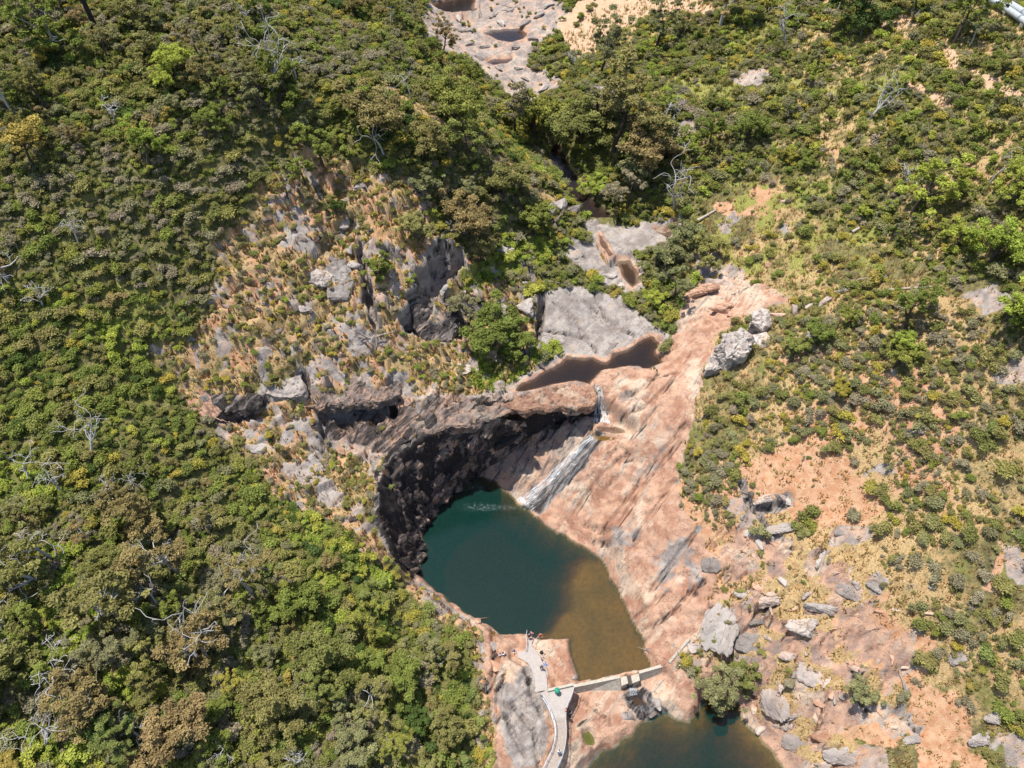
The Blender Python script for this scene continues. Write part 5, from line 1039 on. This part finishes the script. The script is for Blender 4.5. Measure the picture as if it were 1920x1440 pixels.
def ribbon(name, left, right, mat, parent, lift=.06, n=40, m=10, zfix=None):
    def res(P, k):
        P = np.array([ground(*p) if zfix is None else at_z(p[0], p[1], zfix) for p in P]); s = np.r_[0, np.cumsum(np.linalg.norm(np.diff(P, axis=0), axis=1))]
        q = np.linspace(0, s[-1], k); return np.stack([np.interp(q, s, P[:, i]) for i in range(3)], -1)
    A, B = res(left, n), res(right, n); t = np.linspace(0, 1, m)[None, :, None]
    P = A[:, None]*(1-t)+B[:, None]*t
    if zfix is None: P[..., 2] = H(P[..., 0], P[..., 1])+lift+.05*np.sin(np.pi*t[..., 0])
    else: P[..., 2] = zfix+lift
    ii = np.arange(n*m).reshape(n, m); Fq = np.stack([ii[:-1, :-1], ii[:-1, 1:], ii[1:, 1:], ii[1:, :-1]], -1).reshape(-1, 4)
    me_ = np_mesh(name, P.reshape(-1, 3), Fq, True); L = np.linalg.norm(A[-1]-A[0])
    fl = np.stack([np.broadcast_to(t[..., 0], (n, m)), np.broadcast_to(np.linspace(0, L/2.5, n)[:, None], (n, m)), np.broadcast_to(np.linspace(0, 1, n)[:, None], (n, m))], -1).reshape(-1, 3)
    a = me_.attributes.new('flow', 'FLOAT_VECTOR', 'POINT'); a.data.foreach_set('vector', fl.astype(np.float32).ravel())
    return link(name, me_, [mat], parent)
wf = empty('waterfall', ground(990, 940)); wf.location = (0, 0, 0)
ribbon('white_strand', [(1108,812),(1085,836),(1054,864),(1018,900),(982,928),(962,942)], [(1118,816),(1094,842),(1064,872),(1031,909),(999,939),(982,953)], M_foam, wf, .09)
ribbon('thin_film', [(1112,814),(1092,840),(1064,870),(1030,908),(996,938),(978,952)], [(1126,817),(1104,844),(1079,876),(1043,914),(1014,946),(996,961)], M_thin, wf, .07)
ribbon('side_strand', [(1118,816),(1100,848),(1078,880),(1040,922),(1012,955)], [(1124,818),(1106,850),(1085,883),(1048,926),(1022,962)], M_thin, wf, .10)
tag(wf, 'white waterfall sliding down the slab into the plunge pool', 'waterfall')
uf = empty('waterfall'); ribbon('white_strand', [(1114,722),(1117,745),(1114,770),(1110,792)], [(1126,722),(1134,748),(1142,775),(1146,800)], M_foam, uf, .12, 24, 8)
tag(uf, 'short upper waterfall dropping past the pink ledge', 'waterfall')
fo = ribbon('foam', [(850,930),(880,938),(930,944),(975,948),(1005,962)], [(845,965),(880,962),(920,960),(960,958),(1000,966)], M_swirl, None, .03, 40, 16, 0.0); tag(fo, 'foam drifting on the plunge pool below the falls', 'foam', kind='stuff')
fo = ribbon('foam', [(862,905),(885,900),(915,905)], [(850,930),(880,925),(925,922)], M_swirl, None, .03, 30, 16, 0.0); tag(fo, 'pale painted glints on ripples at the dark head of the plunge pool', 'foam', kind='stuff')  # pale patches stand in for the glint on rippled water
lc = empty('waterfall')
ribbon('white_strand', [(1176,1282),(1178,1295),(1180,1306)], [(1190,1280),(1194,1293),(1196,1304)], M_foam, lc, .25, 20, 8)
for a_, b_ in (([(1196,1322),(1200,1334),(1206,1346)], [(1204,1320),(1210,1333),(1217,1346)]), ([(1214,1322),(1218,1336),(1222,1349)], [(1222,1322),(1228,1336),(1233,1349)]), ([(1236,1330),(1242,1340),(1248,1350)], [(1244,1328),(1252,1339),(1258,1348)]), ([(1206,1304),(1214,1312),(1220,1318)], [(1212,1302),(1222,1309),(1230,1316)])):
    ribbon('white_strand', a_, b_, M_fleck, lc, .16, 16, 6)
tag(lc, 'small white cascade spilling from the weir to the lower pool', 'waterfall')

# ------------------------------------------------------------------ concrete weir, boardwalk, path
M_conc = simple('weathered_concrete', (.40, .35, .29), .9, .25, 2.5); M_concl = simple('pale_concrete_cap', (.43, .38, .31), .9, .15, 3)
M_path = simple('smooth_path_concrete', (.385, .345, .315), .9, .08, 2.0); M_board = simple('weathered_deck_board', (.37, .31, .265), .85, .14, 4); M_metal = simple('galvanised_rail', (.52, .54, .58), .4, .08, 5, .5, .05); M_dark = simple('dark_joint', (.07, .06, .055), .9)
def solid(name, top, bot, mat, parent=None, bev=.02):
    """closed block between two polygons of equal length (world points)"""
    n = len(top); me_ = bpy.data.meshes.new(name); c = np.mean(top, axis=0) if parent is None else np.zeros(3)
    V = [tuple(np.array(p)-c) for p in list(top)+list(bot)]
    me_.from_pydata(V, [], [list(range(n)), list(range(2*n-1, n-1, -1))]+[[i, n+i, n+(i+1) % n, (i+1) % n] for i in range(n)])
    bm = bmesh.new(); bm.from_mesh(me_); bmesh.ops.recalc_face_normals(bm, faces=bm.faces[:])
    if bev: bmesh.ops.bevel(bm, geom=bm.edges[:], offset=bev, segments=1, affect='EDGES')
    bm.to_mesh(me_); bm.free(); o = link(name, me_, [mat], parent); o.location = c; return o
def weir(name, a, b, fa, fb, zt, zb, thick, parent):
    zt2, zb2 = (zt if isinstance(zt, tuple) else (zt, zt)), (zb if isinstance(zb, tuple) else (zb, zb))
    A, B = at_z(*a, zt2[0]), at_z(*b, zt2[1]); d = (B-A)/np.linalg.norm(B-A); nrm = np.array([d[1], -d[0], 0])
    Fa, Fb = at_z(*fa, zb2[0]), at_z(*fb, zb2[1])
    top = [A, B, B+nrm*thick, A+nrm*thick]; back = -nrm*.05
    bot = [A+back-np.array([0, 0, 4]), B+back-np.array([0, 0, 4]), Fb+np.array([0, 0, -.6])+(Fb-B)*.4*0, Fa+np.array([0, 0, -.6])]
    o = solid(name, top, bot, M_conc, parent)
    cap = solid('coping', [p+np.array([0, 0, .06]) for p in top], [p+np.array([0, 0, .004]) for p in top], M_concl, o, .01)
    return o
wr = empty('concrete_weir'); 
weir('wall_panel', (1074,1284), (1161,1266), (1084,1302), (1166,1297), 1.0, -.5, .4, wr)
weir('wall_panel', (1197,1258), (1249,1243), (1202,1276), (1252,1262), 1.0, -.3, .4, wr)
weir('wall_panel', (1253,1240), (1291,1195), (1262,1256), (1300,1208), (1.6, 4.1), (.7, 3.4), .4, wr)
for q in ([(1163,1270),(1175,1267),(1178,1281),(1166,1286)], [(1183,1267),(1198,1263),(1200,1276),(1186,1281)]):
    tp = [at_z(u, v, .75) for u, v in q]; solid('spillway_block', tp, [p-np.array([0, 0, 2.5]) for p in tp], M_concl, wr)
tp = [at_z(u, v, .25) for u, v in [(1174,1268),(1184,1266),(1188,1283),(1178,1285)]]; solid('outlet_sill', tp, [p-np.array([0, 0, 2]) for p in tp], M_dark, wr)
tag(wr, 'concrete weir wall with a notch between the two pools', 'weir')
DZ = 2.8
left = [(1017,1307),(1025,1319),(1033,1336),(1040,1357),(1042,1372),(1040,1390),(1034,1410),(1024,1430),(1019,1440),(1005,1465),(985,1500)]
right = [(1076,1287),(1072,1305),(1066,1318),(1061,1331),(1060,1348),(1061,1370),(1061,1386),(1058,1405),(1053,1423),(1045,1440),(1028,1470),(1010,1505)]
def resample(P, k, z):
    P = np.array([at_z(u, v, z) for u, v in P]); s = np.r_[0, np.cumsum(np.linalg.norm(np.diff(P, axis=0), axis=1))]; q = np.linspace(0, s[-1], k)
    return np.stack([np.interp(q, s, P[:, i]) for i in range(3)], -1)
bw = empty('boardwalk')
upl = [(1027,1294),(1076,1284),(1072,1305),(1066,1318),(1061,1331),(1060,1346),(1037,1346),(1033,1336),(1025,1319),(1020,1311),(1030,1303)]
tp = [at_z(u, v, DZ) for u, v in upl]; solid('landing', tp, [p-np.array([0, 0, .22]) for p in tp], M_path, bw)
Lb = resample([(1037,1346)]+left[3:], 74, DZ); Rb = resample([(1060,1346)]+right[5:], 74, DZ)
for i in range(73):
    g0 = .06
    q = [Lb[i]*(1-g0)+Lb[i+1]*g0, Rb[i]*(1-g0)+Rb[i+1]*g0, Rb[i]*g0+Rb[i+1]*(1-g0), Lb[i]*g0+Lb[i+1]*(1-g0)]
    dz = np.array([0, 0, .004*(i % 3)]); solid('plank', [p+dz for p in q], [p-np.array([0, 0, .05]) for p in q], M_board, bw, 0)
for side, P in (('left', resample(left, 40, DZ)), ('right', resample(right, 40, DZ))):
    V, Fq = tube_np(P+np.array([0, 0, -.18]), [.09]*40, 5); link('bearer', np_mesh('bearer', V, Fq, True), [M_metal], bw)
    for hgt in (1.02, .55):
        V, Fq = tube_np(P+np.array([0, 0, hgt]), [.035 if hgt > .9 else .022]*40, 6); link('handrail', np_mesh('handrail', V, Fq, True), [M_metal], bw)
    for i in range(0, 40, 3):
        p = P[i]; zg = min(float(H(p[0], p[1])), DZ-.3)
        V, Fq = tube_np([np.array([p[0], p[1], zg-.1]), p+np.array([0, 0, 1.02])], [.04, .035], 5); link('post', np_mesh('post', V, Fq, True), [M_metal], bw)
tag(bw, 'curving grey boardwalk with railings beside the pothole', 'boardwalk')
st = empty('steps')
STEP = [((1013,1301),(1024,1293)),((1015,1303),(1027,1293)),((1018,1306),(1031,1294)),((1021,1310),(1036,1296)),((1023,1313),(1041,1298))]
for i in range(4):
    z = DZ-.8+.2*(i+.9); a, b = STEP[i]; c, d = STEP[i+1]
    tp = [at_z(*a, z), at_z(*b, z), at_z(*d, z), at_z(*c, z)]; solid('tread', tp, [p-np.array([0, 0, 1.5]) for p in tp], M_path, st)
tag(st, 'four curved grey steps joining path and boardwalk', 'steps')
tp = [at_z(u, v, DZ+.35) for u, v in [(1027,1291),(1075,1280),(1076,1285),(1028,1296)]]
wl = solid('seat_wall', tp, [p-np.array([0, 0, 2.8]) for p in tp], M_concl); tag(wl, 'low pale concrete wall behind the boardwalk landing', 'wall')
PL = [(1003,1298),(1003,1275),(998,1258),(990,1243),(972,1233),(970,1222),(984,1221),(989,1210),(991,1196)]
PR = [(1027,1293),(1025,1270),(1021,1250),(1014,1235),(1008,1226),(1004,1219),(998,1213),(997,1207),(1001,1196)]
def pz(i): return [2.0,1.95,1.8,1.6,1.45,1.35,1.2,1.0,.75][i]
A_ = [at_z(*p, pz(i)) for i, p in enumerate(PL)]; B_ = [at_z(*p, pz(i)) for i, p in enumerate(PR)]
tp = A_+B_[::-1]; n = len(A_); Vv = [tuple(p) for p in tp]+[(p[0], p[1], p[2]-1.6) for p in tp]; m = len(tp)
Fs = [[i, i+1, m-2-i, m-1-i] for i in range(n-1)]+[[i, (i+1) % m, m+(i+1) % m, m+i] for i in range(m)]
me_ = bpy.data.meshes.new('path'); me_.from_pydata(Vv, [], Fs); bm = bmesh.new(); bm.from_mesh(me_); bmesh.ops.recalc_face_normals(bm, faces=bm.faces[:]); bm.to_mesh(me_); bm.free()
pa = link('path', me_, [M_path]); pa['kind'] = 'structure'; pa['label'] = 'smooth grey concrete path down to the swimming platform'
def rail(name, pts, label, hs=(1.0,), parent=None):
    r_ = empty(name)
    for h in hs:
        V, Fq = tube_np([p+np.array([0, 0, h]) for p in pts], [.03]*len(pts), 6); link('handrail', np_mesh('handrail', V, Fq, True), [M_metal], r_)
    for p in pts:
        V, Fq = tube_np([p-np.array([0, 0, .4]), p+np.array([0, 0, hs[0]])], [.03, .03], 5); link('post', np_mesh('post', V, Fq, True), [M_metal], r_)
    return tag(r_, label, 'railing')
rail('pool_railing', [at_z(986,1222,1.2), at_z(988,1208,.9), at_z(986,1196,.6), at_z(988,1186,-.1)], 'bent steel railing left of the pool entry', (1.0, .5))
rail('pool_railing', [at_z(1000,1216,1.1), at_z(1003,1206,.9), at_z(1010,1196,.4)], 'short steel railing right of the pool entry', (1.0,))
rail('path_railing', [at_z(*PR[i], pz(i))+np.array([.05, 0, 0]) for i in (1, 2, 3, 4)], 'thin railing along the right edge of the path', (.95,))
# drinking-water style green bin on the landing
gb = empty('litter_bin', at_z(1044, 1299, DZ)); M_green = simple('green_plastic', (.02, .26, .17), .45, .1, 4, .4, .02)
V, Fq = tube_np([(0,0,0),(0,0,.05),(0,0,.9),(0,0,1.0)], [.26,.27,.33,.33], 12); link('bin_body', np_mesh('bin_body', V, Fq, True), [M_green], gb)
V, Fq = tube_np([(0,0,1.0),(0,0,1.06),(0,0,1.18),(0,0,1.24)], [.36,.36,.28,.02], 12); link('lid', np_mesh('lid', V, Fq, True), [M_green], gb)
tag(gb, 'green bin beside the low wall on the landing', 'bin')

# ------------------------------------------------------------------ pipeline
M_pipe = simple('white_pipe_paint', (.42, .45, .46), .6, .08, 1.5, .4, .05); M_band = simple('grey_pipe_band', (.26, .28, .31), .6)
for lab, pp in (('upper of two white water pipes crossing the top right corner', [(1780,-45),(1820,-20),(1855,2),(1890,20),(1920,40),(1960,68),(2010,105)]), ('lower white water pipe crossing the top right corner', [(1760,-38),(1800,-16),(1832,3),(1866,19),(1897,36),(1920,57),(1955,88),(2000,130)])):
    Pp = np.array([ground(*p) for p in pp]); Pp[:, 2] += 1.1
    s = np.r_[0, np.cumsum(np.linalg.norm(np.diff(Pp, axis=0), axis=1))]; q = np.linspace(0, s[-1], 30); co = np.polyfit(s, Pp, 2); Pq = co[0]*q[:, None]**2+co[1]*q[:, None]+co[2]
    pe = empty('water_pipe'); V, Fq = tube_np(Pq, [.5]*30, 14); link('pipe', np_mesh('pipe', V, Fq, True), [M_pipe], pe)
    for i in range(2, 29, 4):
        d = (Pq[i+1]-Pq[i]); d /= np.linalg.norm(d); V, Fq = tube_np([Pq[i]-d*.16, Pq[i]-d*.15, Pq[i]+d*.15, Pq[i]+d*.16], [.5, .6, .6, .5], 14); link('coupling', np_mesh('coupling', V, Fq, False), [M_band], pe)
        p = Pq[i+1]; w = .45; zb = float(H(p[0], p[1]))-.5
        tp = [p+np.array([a*w, b*w, -.3]) for a, b in ((-1,-1),(1,-1),(1,1),(-1,1))]; solid('pier', tp, [np.array([t[0], t[1], zb]) for t in tp], M_conc, pe)
    tag(pe, lab, 'pipe')

# ------------------------------------------------------------------ people
def skin_mesh(name, verts, edges, radii, mat, parent, sub=1):
    me_ = bpy.data.meshes.new(name); me_.from_pydata(verts, edges, []); o = link(name, me_, [mat], parent)
    o.modifiers.new('skin', 'SKIN').use_smooth_shade = True
    for i, r_ in enumerate(radii): me_.skin_vertices[0].data[i].radius = (r_, r_)
    me_.skin_vertices[0].data[0].use_root = True
    if sub: s_ = o.modifiers.new('sub', 'SUBSURF'); s_.levels = sub; s_.render_levels = sub
    return o
POSES = {
 'stand': dict(pel=(0,0,.95), sp=(0,.01,1.18), ch=(0,0,1.38), nk=(0,.01,1.5), hd=(0,.03,1.6), tp=(0,.02,1.72), el=(.25,.0,1.13), wr=(.24,.10,.90), kn=(.10,.03,.50), an=(.10,0,.08), to=(.11,.16,.04)),
 'walk': dict(pel=(0,0,.94), sp=(0,.03,1.17), ch=(0,.05,1.37), nk=(0,.07,1.49), hd=(0,.1,1.59), tp=(0,.1,1.71), el=(.25,-.05,1.13), wr=(.22,.14,.95), kn=(.10,.16,.52), an=(.10,.08,.10), to=(.11,.24,.05), kn2=(-.10,.0,.50), an2=(-.10,-.28,.16), to2=(-.11,-.16,.06)),
 'sit': dict(pel=(0,0,.14), sp=(0,-.03,.38), ch=(0,0,.58), nk=(0,.05,.70), hd=(0,.1,.80), tp=(0,.1,.92), el=(.27,.12,.42), wr=(.16,.36,.46), kn=(.13,.40,.48), an=(.13,.62,.10), to=(.13,.78,.05)),
 'lie': dict(pel=(0,0,.13), sp=(0,-.24,.14), ch=(0,-.44,.15), nk=(0,-.57,.16), hd=(0,-.68,.17), tp=(0,-.8,.17), el=(.32,-.3,.08), wr=(.34,-.04,.06), kn=(.12,.45,.16), an=(.14,.86,.08), to=(.16,.94,.16)),
}
SKIN = simple('skin', (.55, .33, .23), .6, .06, 8, .3, .02)
def cloth(name, c): return simple(name, c, .9, .12, 12)
CL = {k: cloth(k+'_cloth', c) for k, c in dict(white=(.75,.75,.76), black=(.02,.02,.025), red=(.55,.10,.10), pink=(.75,.32,.30), blue=(.10,.16,.38), grey=(.30,.30,.33), navy=(.03,.045,.10), lilac=(.5,.45,.62)).items()}
HAIR = cloth('dark_hair', (.035, .022, .015)); HAIRF = cloth('fair_hair', (.42, .30, .15))
def person(loc, rot, pose, shirt, short, label, hair=HAIR, hat=None):
    P = POSES[pose]; rt = empty('person', loc); rt.rotation_euler = (0, 0, math.radians(rot))
    def mir(p): return (-p[0], p[1], p[2])
    sh = (.17, P['ch'][1], P['ch'][2]+.04); hp = (.09, P['pel'][1], P['pel'][2]-.02)
    v = [P['pel'], P['sp'], P['ch'], P['nk'], P['hd'], P['tp']]; r_ = [.13, .125, .14, .055, .085, .07]; e = [(0,1),(1,2),(2,3),(3,4),(4,5)]
    for sgn in (1, -1):
        f = (lambda p: p) if sgn > 0 else mir
        el, wr = f(P['el']), f(P['wr']); i = len(v); d = Vector(wr)-Vector(el); d.normalize(); hand = tuple(Vector(wr)+d*.08)
        v += [f(sh), el, wr, hand]; r_ += [.06, .045, .032, .038]; e += [(2, i), (i, i+1), (i+1, i+2), (i+2, i+3)]
        side = d.cross(Vector((0, 0, 1))); side = side.normalized() if side.length > .01 else Vector((0, 1, 0))
        for k, (off, ln) in enumerate(((-.03, .07), (-.01, .085), (.01, .08), (.03, .065))):
            a = Vector(hand)+side*off+d*ln*.6; b = a+d*ln*.5+Vector((0, 0, -.015)); j = len(v); v += [tuple(a), tuple(b)]; r_ += [.009, .008]; e += [(i+3, j), (j, j+1)]
        j = len(v); v.append(tuple(Vector(wr)+side*.055*sgn+d*.05)); r_.append(.01); e.append((i+2, j))
        kn = P.get('kn2') if sgn < 0 and 'kn2' in P else f(P['kn']); an = P.get('an2') if sgn < 0 and 'an2' in P else f(P['an']); to = P.get('to2') if sgn < 0 and 'to2' in P else f(P['to'])
        i = len(v); v += [f(hp), kn, an, to]; r_ += [.095, .062, .04, .038]; e += [(0, i), (i, i+1), (i+1, i+2), (i+2, i+3)]
    skin_mesh('body', v, e, r_, SKIN, rt)
    if shirt:
        vv = [P['pel'], P['sp'], P['ch'], tuple(Vector(P['ch']).lerp(Vector(P['nk']), .5)), sh, tuple(Vector(sh).lerp(Vector(P['el']), .7)), mir(sh), mir(tuple(Vector(sh).lerp(Vector(P['el']), .7)))]
        skin_mesh('shirt', vv, [(0,1),(1,2),(2,3),(2,4),(4,5),(2,6),(6,7)], [.15,.15,.165,.09,.085,.07,.085,.07], CL[shirt], rt)
    if short:
        k2 = P.get('kn2', mir(P['kn']))
        vv = [P['pel'], hp, tuple(Vector(hp).lerp(Vector(P['kn']), .8)), mir(hp), tuple(Vector(mir(hp)).lerp(Vector(k2), .8))]
        skin_mesh('shorts', vv, [(0,1),(1,2),(0,3),(3,4)], [.15,.115,.09,.115,.09], CL[short], rt)
    hc = Vector(P['hd']).lerp(Vector(P['tp']), .55)-Vector((0, .02, 0)); top = Vector(P['tp'])+(Vector(P['tp'])-Vector(P['hd']))*.12-Vector((0, .02, 0))
    skin_mesh('hat' if hat else 'hair', [tuple(hc), tuple(top)], [(0, 1)], [.13 if hat else .10, .085], CL[hat] if hat else hair, rt)
    tag(rt, label, 'person', 'visitors at the falls'); return rt
def gnd(u, v): return ground(u, v)
person(at_z(992,1197,.75), 20, 'stand', 'navy', 'black', 'person in dark clothes standing at the pool entry', hat='grey')
person(at_z(997,1193,.3), -30, 'stand', 'pink', 'navy', 'person in pink stepping down at the pool entry')
person(at_z(1012,1196,.6), 200, 'walk', 'red', 'red', 'person in red at the corner of the swimming platform', hair=HAIRF)
person(gnd(1018,1194), 120, 'sit', None, 'white', 'bare armed person sitting at the water edge of the platform', hair=HAIRF)
person(gnd(945,1228), 60, 'sit', 'white', 'black', 'person in white sitting on pale rock left of the path')
person(gnd(939,1230), 40, 'sit', 'lilac', 'grey', 'person in lilac sitting beside the one in white')
person(gnd(963,1222), 200, 'sit', 'blue', 'white', 'person in blue sitting by the path end')
person(at_z(1015,1254,1.8), 180, 'walk', 'grey', 'black', 'person walking on the concrete path', hair=HAIR)
person(at_z(1060,1335,DZ), -90, 'stand', 'pink', 'grey', 'person in pink leaning by the boardwalk rail')
person(gnd(1070,1338), 60, 'sit', 'white', 'black', 'person in white sitting on rock below the boardwalk')
person(at_z(1048,1414,DZ), 10, 'walk', 'white', 'blue', 'person in white walking up the boardwalk')
def bag(u, v, s, m, lab, name='backpack', cat='bag'):
    o = bpy.data.objects.new(name, rock_variant(5, m)); me_ = o.data; C.objects.link(o); p = gnd(u, v); o.location = p+np.array([0, 0, s*.22]); o.scale = (s*.7, s, s*.8); o.rotation_euler = (0, 0, u); tag(o, lab, cat)
    return o
def pack(u, v, s, m, lab, rz):
    rt = empty('backpack', gnd(u, v)); rt.rotation_euler = (0, 0, rz); rt.scale = (s, s, s)
    skin_mesh('pack_body', [(0,0,.12),(0,.18,.15),(0,.32,.12)], [(0,1),(1,2)], [.17,.2,.13], m, rt)
    V, Fq = tube_np([(.1,-.05,.2),(.22,-.2,.05),(.3,.1,.03),(.18,.3,.1)], [.025]*4, 5); link('strap', np_mesh('strap', V, Fq, True), [m], rt)
    tag(rt, lab, 'bag')
pack(1017,1227,1.5, CL['black'], 'dark backpack with strap on the swimming platform', .6)
pack(1019,1237,1.2, cloth('maroon_cloth', (.10,.03,.03)), 'small maroon bag below the dark backpack', 2)
pack(1071,1345,.9, CL['black'], 'black bag by the person below the boardwalk', 1)
tw = [gnd(u, v)+np.array([0, 0, .05]) for u, v in [(1018,1244),(1023,1243),(1028,1247),(1022,1250)]]
o = solid('towel', tw, [p-np.array([0, 0, .04]) for p in tw], CL['blue'], None, 0); tag(o, 'blue towel spread on the pale rock platform', 'towel')
